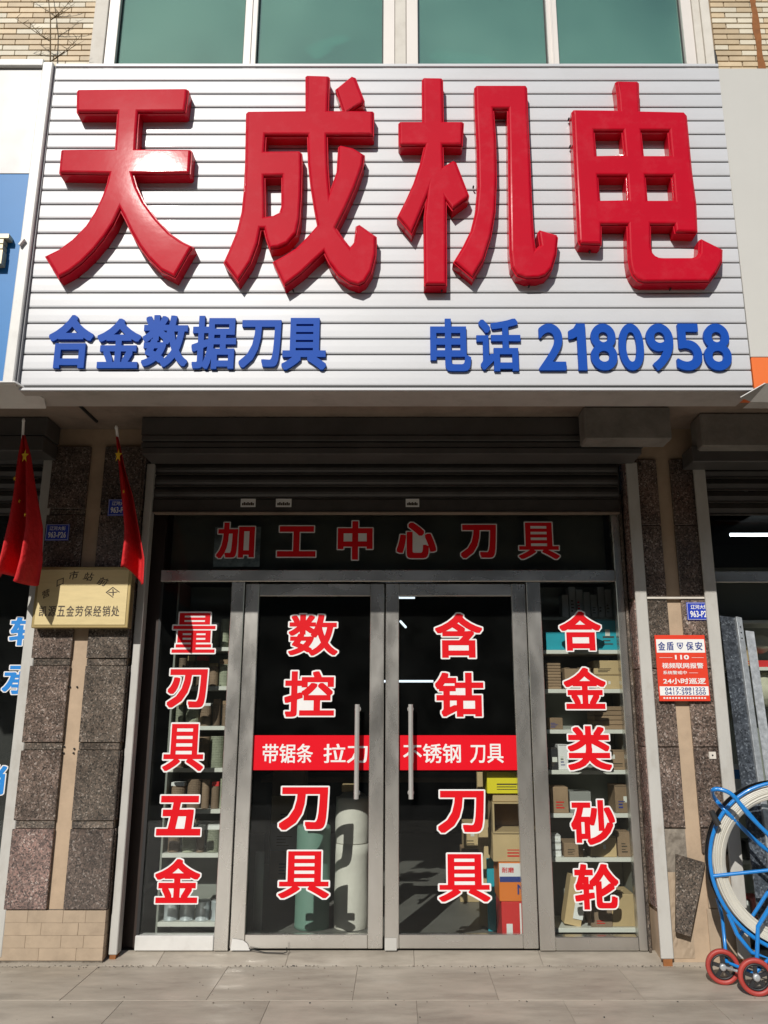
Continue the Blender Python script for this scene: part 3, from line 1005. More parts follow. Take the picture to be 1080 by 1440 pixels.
YL = YS - 0.092                                     # letter faces
names = {'天': 'red leftmost character with two bars and spreading legs, catching the sun', '成': 'red second character from the left with a hooked stroke',
         '机': 'red third character from the left made of two separate halves', '电': 'red rightmost character with four square openings'}
for ch, (s, ox, oy, loops) in BIG.items():
    lp = [[at(ox + a / s, oy + b / s, YL + 0.015) for a, b in l] for l in loops]
    # subdivide-smooth long curved runs is unnecessary: the traced points are dense
    g = G()
    v, f = curve_mesh(lp, 0.036, 0.002, -0.002)                 # body with the thin lip
    g.add([(a, YS - 0.0385 - c + 0.001, b) for a, b, c in v], f, M_red)
    v, f = curve_mesh(lp, 0.004, 0.014, -0.021)                 # raised bevelled face
    g.add([(a, YS - 0.0745 - c, b) for a, b, c in v], f, M_red)
    o = g.build('sign_character', sg, names[ch])
    for p in o.data.polygons: p.use_smooth = False
# blue characters and digits
def blue(txt, boxes, bx, by):
    for ch, (l, t, r, b) in zip(txt, boxes):
        v, f, _, _ = glyph(ch, bx, by, 'sq')
        g = G(); solid(g, v, f, span(l, t, r, b, YS - 0.02), YS - 0.004, YS - 0.024, M_blue)
        g.build('sign_digit' if ch.isdigit() else 'blue_character', sg, fix=False)
blue('合金数据刀具', [(69, 444, 131, 518), (137, 449, 198, 518), (201, 444, 265, 516), (270, 445, 332, 519), (337, 451, 395, 517), (397, 448, 459, 520)], 0.030, 0.024)
blue('电话', [(605, 449, 662, 522), (670, 449, 732, 522)], 0.028, 0.022)
ONE = ([(0.0, .66), (.0, .84), (.30, .90), (.48, 1.0), (1.0, 1.0), (1.0, 0.0), (.50, 0.0), (.50, .72), (.28, .68)], [(0, 1, 2, 8), (2, 3, 7, 8), (3, 4, 5, 6, 7)])
dx = [(757, 795), (800, 824), (830, 867), (870, 905), (909, 947), (950, 986), (989, 1027)]
for ch, (l, r) in zip('2180958', dx):
    v, f, _, _ = glyph(ch, 0.022, 0.022, 'oct', 0.0, 8)
    if ch == '1': v, f = ONE
    g = G(); solid(g, v, f, span(l, 456, r, 521, YS - 0.02), YS - 0.004, YS - 0.024, M_blue)
    g.build('sign_digit', sg, fix=False)
# lamp screws / lip clips under the letters
g = G()
for (px, py) in ((621, 411), (743, 405), (828, 357), (941, 409), (800, 211), (798, 173), (665, 267), (513, 241), (511, 152), (413, 411)):
    x, z = at(px, py, YS - 0.02)
    g.lathe((x, YS - 0.03, z), [(0, -0.01), (0.005, -0.01), (0.005, 0.01), (0, 0.01)], M_gasket, 8, (0, -1, 0))
tag(g.build('fixing_screws', sg), kind='stuff')
# slight forward lean, as the sun's glare on the letters shows
sg.rotation_euler = (R(0.75), 0, 0)

# ------------------------------------------------------------------ neighbouring signs
ns = thing('signboard', (XL - 0.6, YS, ZB), 'grey and blue neighbouring signboard cut off at the left edge, with beige letters', 'signboard')
zmid = at(30, 243, YS - 0.03)[1]
g = G(); g.box(-4.2, XL - 0.035, YS - 0.02, YS + 0.2, zmid + 0.002, ZT + 0.0, M_nsign, 0.003); g.build('upper_panel', ns)
g = G(); g.box(-4.2, XL - 0.035, YS - 0.022, YS + 0.2, ZB, zmid - 0.002, M_nblue, 0.003); g.build('blue_panel', ns)
g = G()
g.box(XL - 0.075, XL - 0.012, YS - 0.055, YS + 0.02, ZB - 0.01, ZT + 0.02, M_trim, 0.006)
g.box(XL - 0.010, XL - 0.002, YS - 0.03, YS + 0.02, ZB - 0.01, ZT + 0.01, M_groove)
g.box(-4.2, XL - 0.078, YS - 0.045, YS + 0.02, ZT + 0.002, ZT + 0.05, M_trim, 0.004)
g.build('sign_frame', ns)
g = G()
x0, z0 = at(13, 352, YS - 0.05)
v, f, _, _ = glyph('信', 0.03, 0.025)
g = G(); solid(g, v, f, (x0 - 0.34, x0, z0 - 0.10, z0 + 0.13), YS - 0.026, YS - 0.075, M_gold)
g.build('sign_character', ns, fix=False)
g = G()                                           # bent tin corner under the left sign
xa = XL - 0.005
g.add([(-4.2, YS - 0.06, ZB - 0.012), (xa, YS - 0.06, ZB - 0.002), (xa + 0.10, YS + 0.10, ZB - 0.035), (xa + 0.07, YS + 0.20, ZB - 0.055), (-4.2, YS + 0.2, ZB - 0.05),
       (-4.2, YS - 0.05, ZB + 0.0), (xa, YS - 0.05, ZB + 0.01), (xa + 0.10, YS + 0.10, ZB - 0.028), (xa + 0.07, YS + 0.20, ZB - 0.045), (-4.2, YS + 0.21, ZB - 0.04)],
      [(0, 1, 2, 3, 4), (9, 8, 7, 6, 5), (0, 5, 6, 1), (1, 6, 7, 2), (2, 7, 8, 3), (3, 8, 9, 4)], M_trim)
g.build('bent_flashing', ns)
g = G(); g.obox((at(32, 342, YS - 0.06)[0], YS - 0.07, at(32, 342, YS - 0.06)[1]), (0.012, 0, 0.02), (0, 0.01, 0), (0.004, 0, -0.003), M_trim); g.build('clip', ns)

rs = thing('signboard', (XR + 0.6, YS, ZB), 'cream neighbouring signboard with an orange lower band, cut off at the right edge', 'signboard')
zor = at(1060, 504, YS)[1]
g = G(); g.box(XR + 0.006, 4.2, YS - 0.012, YS + 0.2, zor + 0.003, ZT + 0.01, M_cream, 0.003); g.build('cream_panel', rs)
g = G(); g.box(XR + 0.006, 4.2, YS - 0.014, YS + 0.2, ZB - 0.02, zor, M_orange, 0.003); g.build('orange_panel', rs)
g = G()
x0 = XR - 0.06
g.add([(x0 - 0.02, YS - 0.02, ZB - 0.075), (XR + 0.05, YS - 0.05, ZB - 0.004), (4.2, YS - 0.05, ZB - 0.05), (4.2, YS + 0.1, ZB - 0.10), (x0 + 0.03, YS + 0.08, ZB - 0.10), (x0 + 0.05, YS + 0.02, ZB - 0.085)],
      [(0, 1, 2, 3, 4, 5)], M_soffit)
g.add([(x0 - 0.02, YS - 0.012, ZB - 0.069), (XR + 0.05, YS - 0.042, ZB + 0.002), (XR + 0.052, YS - 0.052, ZB - 0.004), (x0 - 0.02, YS - 0.022, ZB - 0.076)], [(0, 1, 2, 3)], M_trim)
g.build('bent_flashing', rs)

# ================================================================== SHUTTER
sh = thing('roller_shutter', (-0.1, -0.15, 2.85), 'dark half-raised roller shutter and its box above the shop doors', 'roller shutter')
YB = -0.42
bx0, bx1 = at(199, 600, YB)[0], at(905, 600, YB)[0]
z_ = lambda py, Y: at(500, py, Y)[1]
g = G()
g.box(bx0, bx1, YB, -0.20, z_(612, YB), 3.487, M_shutbox, 0.006)
g.box(bx0 + 0.01, bx1 - 0.0, YB - 0.012, -0.2, z_(620, YB), z_(613, YB), M_shutbox, 0.003)
g.box(bx0 + 0.005, bx1 - 0.01, YB + 0.004, -0.2, z_(629, YB), z_(621.5, YB), M_shutbox, 0.003)
g.box(bx0 + 0.02, bx1 - 0.03, YB - 0.010, -0.2, z_(639, YB), z_(630.5, YB), M_shutbox, 0.003)
g.build('shutter_box', sh)
YC = -0.075
cx0, cx1 = -1.78, 1.60
zc = z_(722, YC)
sm = None
for i in range(9):
    z0 = zc + 0.105 + i * 0.092
    if z0 > 3.42: break
    if sm is None:
        g = G()
        prof = [(0.0, 0.0), (-0.012, 0.004), (-0.012, 0.012), (-0.002, 0.018), (-0.010, 0.035), (-0.014, 0.052), (-0.010, 0.070), (0.0, 0.088)]
        k = len(prof)
        vs = [(x, YC + a, z0 + b) for x in (cx0, cx1) for a, b in prof]
        g.add(vs, [(j, k + j, k + j + 1, j + 1) for j in range(k - 1)], M_shut)
        o = g.build('shutter_slat', sh, fix=False); sm = o.data; zb0 = z0
    else:
        o = bpy.data.objects.new('shutter_slat', sm); COL.objects.link(o); o.parent = sh
        o.location = (0, 0, z0 - zb0)
g = G()
g.box(cx0, cx1, YC - 0.016, YC + 0.02, zc + 0.008, zc + 0.103, M_shut, 0.004)
g.box(cx0 + .02, cx1 - .005, YC - 0.03, YC + 0.025, zc - 0.006, zc + 0.006, M_conc, 0.002)
g.build('bottom_bar', sh)
for (px, w_, lab) in ((349, 21, 'left of three small white stickers'), (399, 22, 'middle of three small white stickers'), (580, 19, 'right of three small white stickers')):
    a, b, c, d = span(px - w_ / 2, 701.5, px + w_ / 2, 713, YC - 0.017)
    g = G(); g.box(a, b, YC - 0.0185, YC - 0.0165, c, d, M_white)
    for q_ in range(7):
        xx = a + 0.01 + q_ * (b - a - 0.02) / 7
        g.box(xx, xx + (b - a) / 10, YC - 0.0195, YC - 0.0188, c + 0.012, c + 0.030 + 0.006 * (q_ % 2), M_ink)
    g.build('sticker', sh, lab)
# guide rails
def rail(parent, x0, x1, y0, y1, z1, lab):
    g = G()
    g.box(x0, x1, y0, y1, 0.0, z1, M_rail, 0.005)
    g.box(x0 + (x1 - x0) * .15, x1 - (x1 - x0) * .15, y0 + .004, y1 - .004, -0.045, 0.0, M_rust)
    return g.build('guide_rail', parent, lab)
rail(sh, at(155.5, 1300, -0.125)[0], at(167.5, 1300, -0.125)[0], -0.125, -0.04, at(215, 652, -0.12)[1], None)
rail(sh, at(930, 1345, -0.21)[0], at(948, 1345, -0.21)[0], -0.21, -0.188, at(895, 650, -0.21)[1], None)

# ================================================================== SHOPFRONT
sf = thing('shopfront', (-0.05, 0.0, 0.0), 'stainless steel shopfront with double glass doors and red lettered side windows', 'shopfront')
XA = dict(gl0=-1.695, p0=-1.185, p1=-1.092, l0=-1.084, lg0=-0.988, lg1=-0.1975, l1=-0.099, r0=-0.088, rg0=0.005, rg1=0.804, r1=0.903, q0=0.910, q1=1.0105, gr1=1.548, e1=1.603)
ZH0, ZH1, ZTR = 2.385, 2.470, 3.02
fd = (-0.035, 0.045)
g = G()
boxobj('frame_post', sf, -1.86, XA['gl0'], 0.03, 0.07, 0.0, ZTR, M_shadepost, 0.003)  # left post set back, its colour darkened for the shade there
for a_, b_, zt1 in ((XA['p0'], XA['p1'], ZH0), (XA['q0'], XA['q1'], ZH0), (XA['gr1'], XA['e1'], ZTR)):
    boxobj('frame_post', sf, a_, b_, *fd, 0.0, zt1, M_steel, 0.004)
boxobj('frame_rail', sf, XA['gl0'] + .002, XA['gr1'] - .002, fd[0] - 0.004, fd[1], ZH0 + .002, ZH1, M_steel_h, 0.004)
boxobj('frame_rail', sf, XA['gl0'] + .002, XA['gr1'] - .002, *fd, 2.93, ZTR, M_steel_h, 0.003)
boxobj('frame_rail', sf, XA['gl0'] + .002, XA['p0'] - .002, fd[0] + .002, fd[1], 0.0, 0.088, M_trim, 0.004)
boxobj('frame_rail', sf, XA['q1'] + .002, XA['gr1'] - .002, fd[0] + .002, fd[1], 0.0, 0.080, M_steel_h, 0.004)
boxobj('gasket', sf, XA['gl0'] + .002, XA['gl0'] + .02, fd[0] + 0.02, fd[1], 0.09, ZH0, M_gasket)
g = G()
g.box(1.604, 1.620, -0.05, 0.02, 0.0, ZTR, M_gran_g)
g.build('frame_filler', sf)
PANE_Y = (0.000, 0.006)
tr = G().box(XA['gl0'], XA['gr1'], *PANE_Y, ZH1 + .001, 2.929, M_glass).build('transom_pane', sf)
lw = G().box(XA['gl0'] + .02, XA['p0'], *PANE_Y, 0.0885, ZH0 + .001, M_glass).build('side_pane', sf)
rw = G().box(XA['q1'], XA['gr1'], *PANE_Y, 0.0805, ZH0 + .001, M_glass).build('side_pane', sf)

def leaf(x0, g0, g1, x1, zb):
    g = G()
    zt_ = 2.372
    g.box(x0, g0, -0.032, 0.018, 0.012, zt_, M_steel, 0.004)
    fr = g.build('door', sf)
    boxobj('door_stile', fr, g1, x1, -0.032, 0.018, 0.012, zt_, M_steel, 0.004)
    g = G()
    g.box(g0 + .001, g1 - .001, -0.030, 0.016, 2.284, zt_ - 0.001, M_steel_h, 0.003)
    g.build('door_rail', fr)
    boxobj('door_rail', fr, g0 + .001, g1 - .001, -0.030, 0.016, 0.013, 0.095, M_steel_h, 0.003)
    G().box(g0 - 0.004, g1 + 0.004, -0.001, 0.005, 0.09, 2.287, M_glass).build('door_pane', fr)
    return fr
dl = leaf(XA['l0'], XA['lg0'], XA['lg1'], XA['l1'], 0.1)
dr = leaf(XA['r0'], XA['rg0'], XA['rg1'], XA['r1'], 0.1)
dl['label'] = 'left glass door leaf'
dr['label'] = 'right glass door leaf'
for d, px in ((dl, 502.5), (dr, 577.5)):
    YHn = -0.085
    x, zt_ = at(px - (4 if d is dl else -3) * 0, 993, YHn)
    zb_ = at(px, 1121, YHn)[1]
    xb = x
    g = G()
    g.tube([(xb, YHn, zb_ - 0.012), (xb, YHn, zb_ + 0.2), (xb, YHn, zt_ - 0.2), (xb, YHn, zt_ + 0.012)], 0.0165, M_chrome, 14)
    for zz in (zt_ - 0.02, zb_ + 0.02):
        g.tube([(xb, YHn, zz), (xb, -0.001, zz)], 0.009, M_chrome, 10)
        g.lathe((xb, -0.003, zz), [(0.0, 0.004), (0.02, 0.004), (0.022, -0.002)], M_chrome, 16, (0, -1, 0))
    g.build('handle', d)

# white chipped cover at the meeting foot and worn hinge shoe
a, b, c, d_ = span(541, 1319, 558, 1338, -0.034)
g = G(); g.box(a, b, -0.038, -0.033, c + .006, d_, M_rail, 0.001); g.build('floor_lock_cover', dr)

a, b, c, d_ = span(324, 1322, 352, 1337, -0.036)
g = G(); g.add([(a, -0.037, 0.004), (b, -0.037, 0.004), (b - .02, -0.037, d_ - .02), (b - .05, -0.037, d_), (a + .01, -0.037, d_ + .01)], [(0, 1, 2, 3, 4)], M_trim); g.build('hinge_shoe', dl)
g = G(); p0_ = [at(350, 1334, -.05), at(372, 1340, -.07), at(398, 1341, -.08), at(404, 1338, -.07), at(404, 1330, -.05)]
g.tube([(x, -0.05 - 0.01 * i, max(z, -0.02 + .004 * i)) for i, (x, z) in enumerate(p0_)], 0.003, M_gasket, 6)
single(g, 'wire', 'thin dark bent wire lying at the foot of the left door', 'wire')
G().box(XA['gl0'] + .01, XA['gr1'] - .01, 0.16, 0.17, ZH1 - .02, 2.99, M_blind).build('transom_board', sf)
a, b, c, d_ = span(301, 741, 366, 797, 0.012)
G().box(a, b, 0.010, 0.012, c, d_, M_reflpatch).build('reflection_patch', sf, 'added pale sheet imitating a reflection behind the first character of the top strip')  # thin sheet added to imitate a reflection in the transom
# ------------------------------------------------------------------ vinyl characters on the glass
YV = -0.0035
STR = {'default': (0.030, 0.024), '数': (0.024, 0.018), '量': (0.020, 0.008), '控': (0.026, 0.022), '具': (0.028, 0.012), '锯': (0.02, 0.014), '轮': (0.030, 0.026),
       '类': (0.03, 0.024), '含': (0.032, 0.022), '钴': (0.030, 0.026), '心': (0.036, 0.034), '工': (0.036, 0.036), '中': (0.036, 0.03), '刀': (0.038, 0.034), '刃': (0.034, 0.03), '五': (0.036, 0.034), '合': (0.034, 0.028), '金': (0.030, 0.026)}


def sticker(ch, box_px, parent, Y=YV, red=M_str, white=M_stw, halo=0.034):
    bx, by = STR.get(ch, STR['default'])
    v, f, hv, hf = glyph(ch, bx, by, 'sq', halo)
    bb = span(*box_px, Y)
    g = G()
    flat(g, hv, hf, bb, Y, white)
    flat(g, v, f, bb, Y - 0.0012, red)
    g.build('vinyl_character', parent, fix=False)


for ch, b in zip('量刃具五金', [(243, 862, 303, 918), (236, 941, 291, 995), (230, 1018, 287, 1084), (221, 1119, 283, 1175), (218, 1208, 281, 1270)]): sticker(ch, b, lw)
for ch, b in zip('数控刀具', [(406, 864, 475, 922), (400, 944, 470, 1008), (393, 1107, 461, 1167), (392, 1197, 463, 1263)]): sticker(ch, b, dl)
for ch, b in zip('含钴刀具', [(612, 863, 678, 925), (612, 946, 680, 1008), (616, 1112, 681, 1171), (617, 1201, 689, 1268)]): sticker(ch, b, dr)
for ch, b in zip('合金类砂轮', [(787, 860, 845, 915), (793, 939, 852, 997), (798, 1021, 859, 1083), (803, 1125, 865, 1188), (808, 1215, 870, 1279)]): sticker(ch, b, rw)
for ch, b in zip('加工中心刀具', [(305, 735, 358, 785), (390, 740, 444, 783), (475, 733, 524, 787), (558, 735, 613, 785), (648, 738, 698, 785), (729, 735, 786, 786)]): sticker(ch, b, tr, halo=0.030)
# banners across the doors
for par, (l, r), parts in ((dl, (356, 519), [('带锯条', 369, 440), ('拉刀', 455, 517)]), (dr, (562, 729), [('不锈钢', 567, 648), ('刀具', 661, 708)])):
    a, b, c, d_ = span(l, 1034, r, 1083, YV - .002)
    g = G()
    g.box(a, b, YV - 0.003, YV - 0.0018, c, d_, M_ban)
    for body, tl, trr in parts:
        ax, bx_, cz, dz = span(tl, 1046, trr, 1073, YV - .004)
        v, f, _, _ = glyph(body, 0.014, 0.010, 'sq', 0.0, 3)
        flat(g, v, f, (ax, bx_, cz, dz), YV - 0.0042, M_stw)
    g.build('banner', par, fix=False)

# ================================================================== SHOP INTERIOR
room = G()
room.box(-3.0, 3.0, 0.05, 5.0, -0.05, 0.0, M_room)
tag(room.build('shop_floor'), kind='structure')
room = G()
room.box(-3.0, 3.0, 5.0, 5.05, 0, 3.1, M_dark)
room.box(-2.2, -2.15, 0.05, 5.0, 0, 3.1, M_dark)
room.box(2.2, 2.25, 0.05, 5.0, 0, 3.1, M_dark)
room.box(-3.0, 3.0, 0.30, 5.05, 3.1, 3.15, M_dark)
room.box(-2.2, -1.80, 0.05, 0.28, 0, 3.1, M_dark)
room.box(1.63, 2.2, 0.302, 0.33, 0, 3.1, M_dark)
tag(room.build('shop_walls'), kind='structure')
# ceiling tubes inside the shop
for (px, py, Y, L, ax) in ((567, 878, 3.2, 0.30, 1), (573, 958, 3.8, 0.6, 0), (568, 840, 1.6, 0.2, 0)):
    x, z = at(px, py, Y)
    g = G()
    dv = Vector((L / 2, 0, 0)) if ax == 0 else Vector((0.03, L, 0))
    g.tube([Vector((x, Y, z)) - dv, Vector((x, Y, z)) + dv], 0.013, M_tubed, 8)
    single(g, 'ceiling_tube', {878: 'short slanting lamp tube glowing dimly inside above the right door', 958: 'level lamp tube glowing dimly inside beside the right door handle', 840: 'tiny lamp tube at the top corner of the right door glass'}[py], 'lamp')

M_teal = mat('teal_carton', (0.01, 0.36, 0.46), rough=0.5, var=0.1, scale=8)
M_card = mat('cardboard', (0.52, 0.38, 0.20), rough=0.8, var=0.15, scale=6, rnd=0.15)
M_cardd = mat('brown_cardboard', (0.30, 0.20, 0.12), rough=0.8, var=0.2, scale=6, rnd=0.2)
M_disc = mat('grinding_disc', (0.36, 0.38, 0.28), rough=0.75, var=0.3, scale=9, rnd=0.3)
M_discd = mat('dark_disc', (0.26, 0.18, 0.12), rough=0.75, var=0.3, scale=9, rnd=0.3)
M_tin = mat('tin_can', (0.55, 0.60, 0.62), rough=0.35, metal=0.4)
M_paper = mat('paper_wrap', (0.70, 0.67, 0.60), rough=0.8, var=0.1, scale=5, bump=0.4, bscale=14)
M_green = mat('green_roll', (0.15, 0.27, 0.215), rough=0.55, var=0.12, scale=3)
M_grey = mat('grey_pipe', (0.28, 0.28, 0.26), rough=0.4)
M_yelbox = mat('yellow_carton', (0.80, 0.68, 0.02), rough=0.5)
M_orbox = mat('orange_carton', (0.75, 0.20, 0.03), rough=0.5)
M_redbox = mat('red_carton', (0.62, 0.03, 0.03), rough=0.5)
M_blk = mat('black_plastic', (0.015, 0.015, 0.017), rough=0.5)
M_pack = mat('clear_bag', (0.62, 0.60, 0.46), rough=0.25, var=0.25, scale=8, bump=0.6, bscale=18)

YSH = 0.13
def shelving(xa, xb, pys, label):
    t = thing('shelf_unit', ((xa + xb) / 2, YSH + 0.15, 0), label, 'shelf unit')
    zs = []
    for py in pys:
        z = at(500, py - 3, YSH)[1]
        zs.append(z)
        g = G(); g.box(xa, xb, YSH, YSH + 0.33, z - 0.028, z, M_shelf, 0.002); g.build('shelf', t)
    g = G(); g.box(xa, xb, YSH + 0.335, YSH + 0.35, 0.0, 2.42, M_shelfb); g.build('back_panel', t)
    for x in (xa - 0.014, xb + 0.001):
        g = G(); g.box(x, x + 0.013, YSH + 0.01, YSH + 0.33, 0, 2.42, M_shelfb); g.build('side_panel', t)
    return zs
LX0, LX1 = -1.60, -1.10
RX0, RX1 = 0.985, 1.60
zl = shelving(LX0, LX1, [913, 968, 1024, 1083, 1141, 1203, 1300], 'cream shelf unit full of grinding discs behind the left side window')
zr = shelving(RX0, RX1, [917, 972, 1029, 1086, 1147, 1209, 1308], 'cream shelf unit full of cartons behind the right side window')
ordn = ['top', 'second', 'third', 'fourth', 'fifth', 'sixth', 'bottom']

def disc_stack(x, z, r, h, m, label):
    g = G()
    n = max(3, int(h / 0.011))
    prof = [(0.0, 0.0)]
    for i in range(n):
        a = h * i / n
        rr = r * random.uniform(0.965, 1.0)
        prof += [(rr * 0.93, a), (rr, a + 0.002), (rr, a + h / n - 0.002)]
    prof += [(r * 0.93, h), (r * 0.2, h), (r * .2, h - .01), (0, h - .01)]
    g.lathe((x, YSH + r + 0.02, z + 0.0005), prof, m, 18, smooth=False)
    single(g, 'disc_stack', label, 'disc stack', 'stacked grinding discs in the left window')

def carton(x0, x1, z, h, d, m, label, y=None, tape=True, group=None, name='carton', extra=None):
    g = G()
    y = YSH + 0.02 if y is None else y
    g.box(x0, x1, y, y + d, z + 0.0005, z + h, m, 0.003)
    if tape and random.random() < 0.5:
        xm = (x0 + x1) / 2
        xm += random.uniform(-.2, .2) * (x1 - x0); hw_ = random.uniform(.008, .018); zt1_ = z + h * random.uniform(.55, .9)
        g.box(xm - hw_, xm + hw_, y - 0.0012, y + 0.001, zt1_ - h * .22, zt1_, M_shelf)
        g.box(x0 + .003, x1 - .003, y - 0.0008, y + .001, z + h * .985 - 0.004, z + h * .985 - .001, M_ink)
    if extra is None and h > 0.06 and d > 0.1 and random.random() < 0.75 and y + d > 0:
        ww = x1 - x0; cc = random.choice((M_ink, M_ink, M_sgnb, M_str))
        u0 = random.uniform(.1, .3); n_ = random.randint(2, 4)
        for q_ in range(n_):
            zq_ = z + h * (.18 + .11 * q_)
            g.box(x0 + ww * u0, x0 + ww * (u0 + random.uniform(.25, .5)), y - .0010 - .0001 * q_, y + .0008, zq_, zq_ + h * random.uniform(.03, .06), cc)
    if extra: extra(g, x0, x1, y, z, h)
    return single(g, name, label, 'carton', group)

posn = ['leftmost', 'second from left', 'third from left', 'fourth from left', 'fifth from left', 'sixth from left', 'seventh from left', 'eighth from left', 'ninth from left', 'tenth from left']
tops = [2.42] + zl[:-1]
for si, z in enumerate(zl):
    lim = (tops[si] - 0.03 - z) - 0.03
    if si == 0: lim = 0.22
    x = LX0 + 0.02
    k = 0
    while x < LX1 - 0.06:
        r = random.choice([0.028, 0.034, 0.042, 0.05])
        if x + 2 * r > LX1: r = (LX1 - x) / 2
        m = random.choice([M_disc, M_disc, M_discd, M_discd])
        h = lim * random.uniform(0.62, 0.99)
        if si == 6:
            g = G(); r = 0.05; h = 0.12
            g.lathe((x + r, YSH + r + 0.02, z + .0005), [(0, 0), (r, 0), (r, 0.006), (r * .96, 0.010), (r * .96, h - 0.01), (r, h - .006), (r, h), (0, h)], M_tin, 20)
            single(g, 'tin', 'round metal tin, %s on the bottom shelf of the left window' % posn[k], 'tin')
        else:
            disc_stack(x + r, z, r, h, m, '%s stack of %s discs, %s on %s shelf of left window' % ('short' if h < lim * .7 else 'tall', 'greenish grey' if m is M_disc else 'brown', posn[k], ordn[si]))
        if si != 6 and h < lim * 0.86:
            g = G(); q_ = random.uniform(.02, .04)
            g.box(x + .004, x + 2 * r - .004, YSH + .03, YSH + .03 + 2 * r * .8, z + h + .001, min(z + h + q_, z + lim + .02), random.choice((M_card, M_white, M_cardd, M_redbox)), 0.002)
            single(g, 'packet', 'small packet on disc stack %s on %s shelf of left window' % (posn[k], ordn[si]), 'packet')
        x += 2 * r + random.uniform(0.002, 0.012); k += 1

def rx(px, py): return at(px, py, YSH)[0]
GR = 'goods on the right window shelves'
lab = lambda s: s
# right window, shelf by shelf
carton(rx(768, 890), rx(796, 890), zr[0], 0.13, 0.25, M_teal, 'turquoise carton, left one on the top shelf of the right window')
carton(rx(797, 890), rx(838, 890), zr[0], 0.13, 0.25, M_teal, 'turquoise carton behind the white outlined character, middle of the top shelf', tape=False)
carton(rx(839, 880), rx(872, 880), zr[0], 0.22, 0.25, M_teal, 'tall turquoise carton at the right end of the top shelf')
for i in range(7):
    a = rx(797 + i * 10.5, 850); b = rx(806.5 + i * 10.5, 850)
    h = 0.17 + 0.02 * ((i * 3) % 4)
    carton(a, b, 2.17, h, 0.12, M_nsign, 'slim grey box, %s in the shaded row above the turquoise cartons' % posn[i], y=YSH + 0.17, tape=False)
boxobj('shelf', bpy.data.objects['shelf_unit.001'], RX0 + .002, RX1 - .002, YSH + 0.15, YSH + 0.328, 2.148, 2.168, M_shelfb)
for i in range(9):
    a = rx(768, 950)
    carton(a, a + 0.11, zr[1] + i * 0.0205, 0.019, 0.2, M_cardd, 'flat brown pack, %s from the bottom of the pile on the second shelf' % ['first', 'second', 'third', 'fourth', 'fifth', 'sixth', 'seventh', 'eighth', 'ninth'][i], tape=False, group='pile of flat packs')
carton(rx(838, 950), rx(876, 950), zr[1], 0.10, 0.22, M_card, 'lower tan carton at the right end of the second shelf')
carton(rx(836, 940), rx(874, 940), zr[1] + 0.101, 0.10, 0.2, M_card, 'upper tan carton at the right end of the second shelf')
carton(rx(795, 950), rx(832, 950), zr[1], 0.15, 0.2, M_cardd, 'brown carton in the middle of the second shelf')
carton(rx(770, 1010), rx(792, 1010), zr[2], 0.08, 0.2, M_cardd, 'low brown carton at the left end of the third shelf')
for i in range(5):
    carton(rx(836, 1000), rx(882, 1000), zr[2] + 0.06 * 0 + i * 0.032, 0.030, 0.22, M_cardd, 'flat dark carton, %s of the pile at the right of the third shelf' % ['lowest', 'second lowest', 'middle', 'second highest', 'highest'][i], tape=False)
carton(rx(772, 1065), rx(785, 1065), zr[3], 0.15, 0.2, M_blk, 'narrow black box at the left end of the fourth shelf')
carton(rx(786, 1065), rx(800, 1065), zr[3], 0.17, 0.2, M_stw, 'narrow white box at the left of the fourth shelf')
carton(rx(850, 1065), rx(885, 1065), zr[3], 0.13, 0.2, M_cardd, 'brown carton at the right end of the fourth shelf')
carton(rx(775, 1120), rx(800, 1120), zr[4], 0.17, 0.2, M_cardd, 'dark brown carton at the left end of the fifth shelf')
carton(rx(802, 1120), rx(832, 1120), zr[4], 0.14, 0.2, M_grey, 'grey box in the middle of the fifth shelf', tape=False)
carton(rx(866, 1120), rx(888, 1120), zr[4], 0.18, 0.2, M_cardd, 'dark brown carton at the right end of the fifth shelf')
for i in range(3):
    carton(rx(777, 1190), rx(790, 1190), zr[5] + i * 0.047, 0.045, 0.15, M_white, 'small white box, %s of three stacked on the sixth shelf' % ['lowest', 'middle', 'highest'][i], tape=True)
carton(rx(794, 1195), rx(821, 1195), zr[5], 0.09, 0.2, M_cardd, 'reddish brown carton left of centre on the sixth shelf')
carton(rx(832, 1190), rx(868, 1190), zr[5], 0.13, 0.2, M_card, 'tan carton right of centre on the sixth shelf')
carton(rx(870, 1190), rx(889, 1190), zr[5], 0.16, 0.2, M_cardd, 'dark carton at the right end of the sixth shelf')
g = G()
c = at(812, 1280, YSH)
g.obox((c[0], YSH + .10, zr[6] + 0.155), (0.055, 0, -0.012), (0, 0.06, 0), (0.03, 0.0, 0.148), M_card)
g.obox((c[0] + 0.018, YSH + .035, zr[6] + 0.10), (0.032, 0, -0.006), (0, 0.003, 0), (0.012, 0, 0.055), M_white)
single(g, 'carton', 'tilted cardboard carton with white label at the left of the bottom shelf', 'carton')
carton(rx(832, 1290), rx(862, 1290), zr[6], 0.12, 0.2, M_discd, 'dark brown low box in the middle of the bottom shelf', tape=False)
g = G()
x0_, x1__ = rx(862, 1285), rx(896, 1285)
g.box(x0_, x1__, YSH + 0.03, YSH + 0.28, zr[6] + .0005, zr[6] + 0.20, M_card, 0.004)
g.obox((x0_ + 0.03, YSH + 0.04, zr[6] + 0.215), (0.05, 0, 0.018), (0, 0.03, 0), (0, 0, 0.003), M_card)
single(g, 'carton', 'wide open tan carton at the right end of the bottom shelf', 'carton')

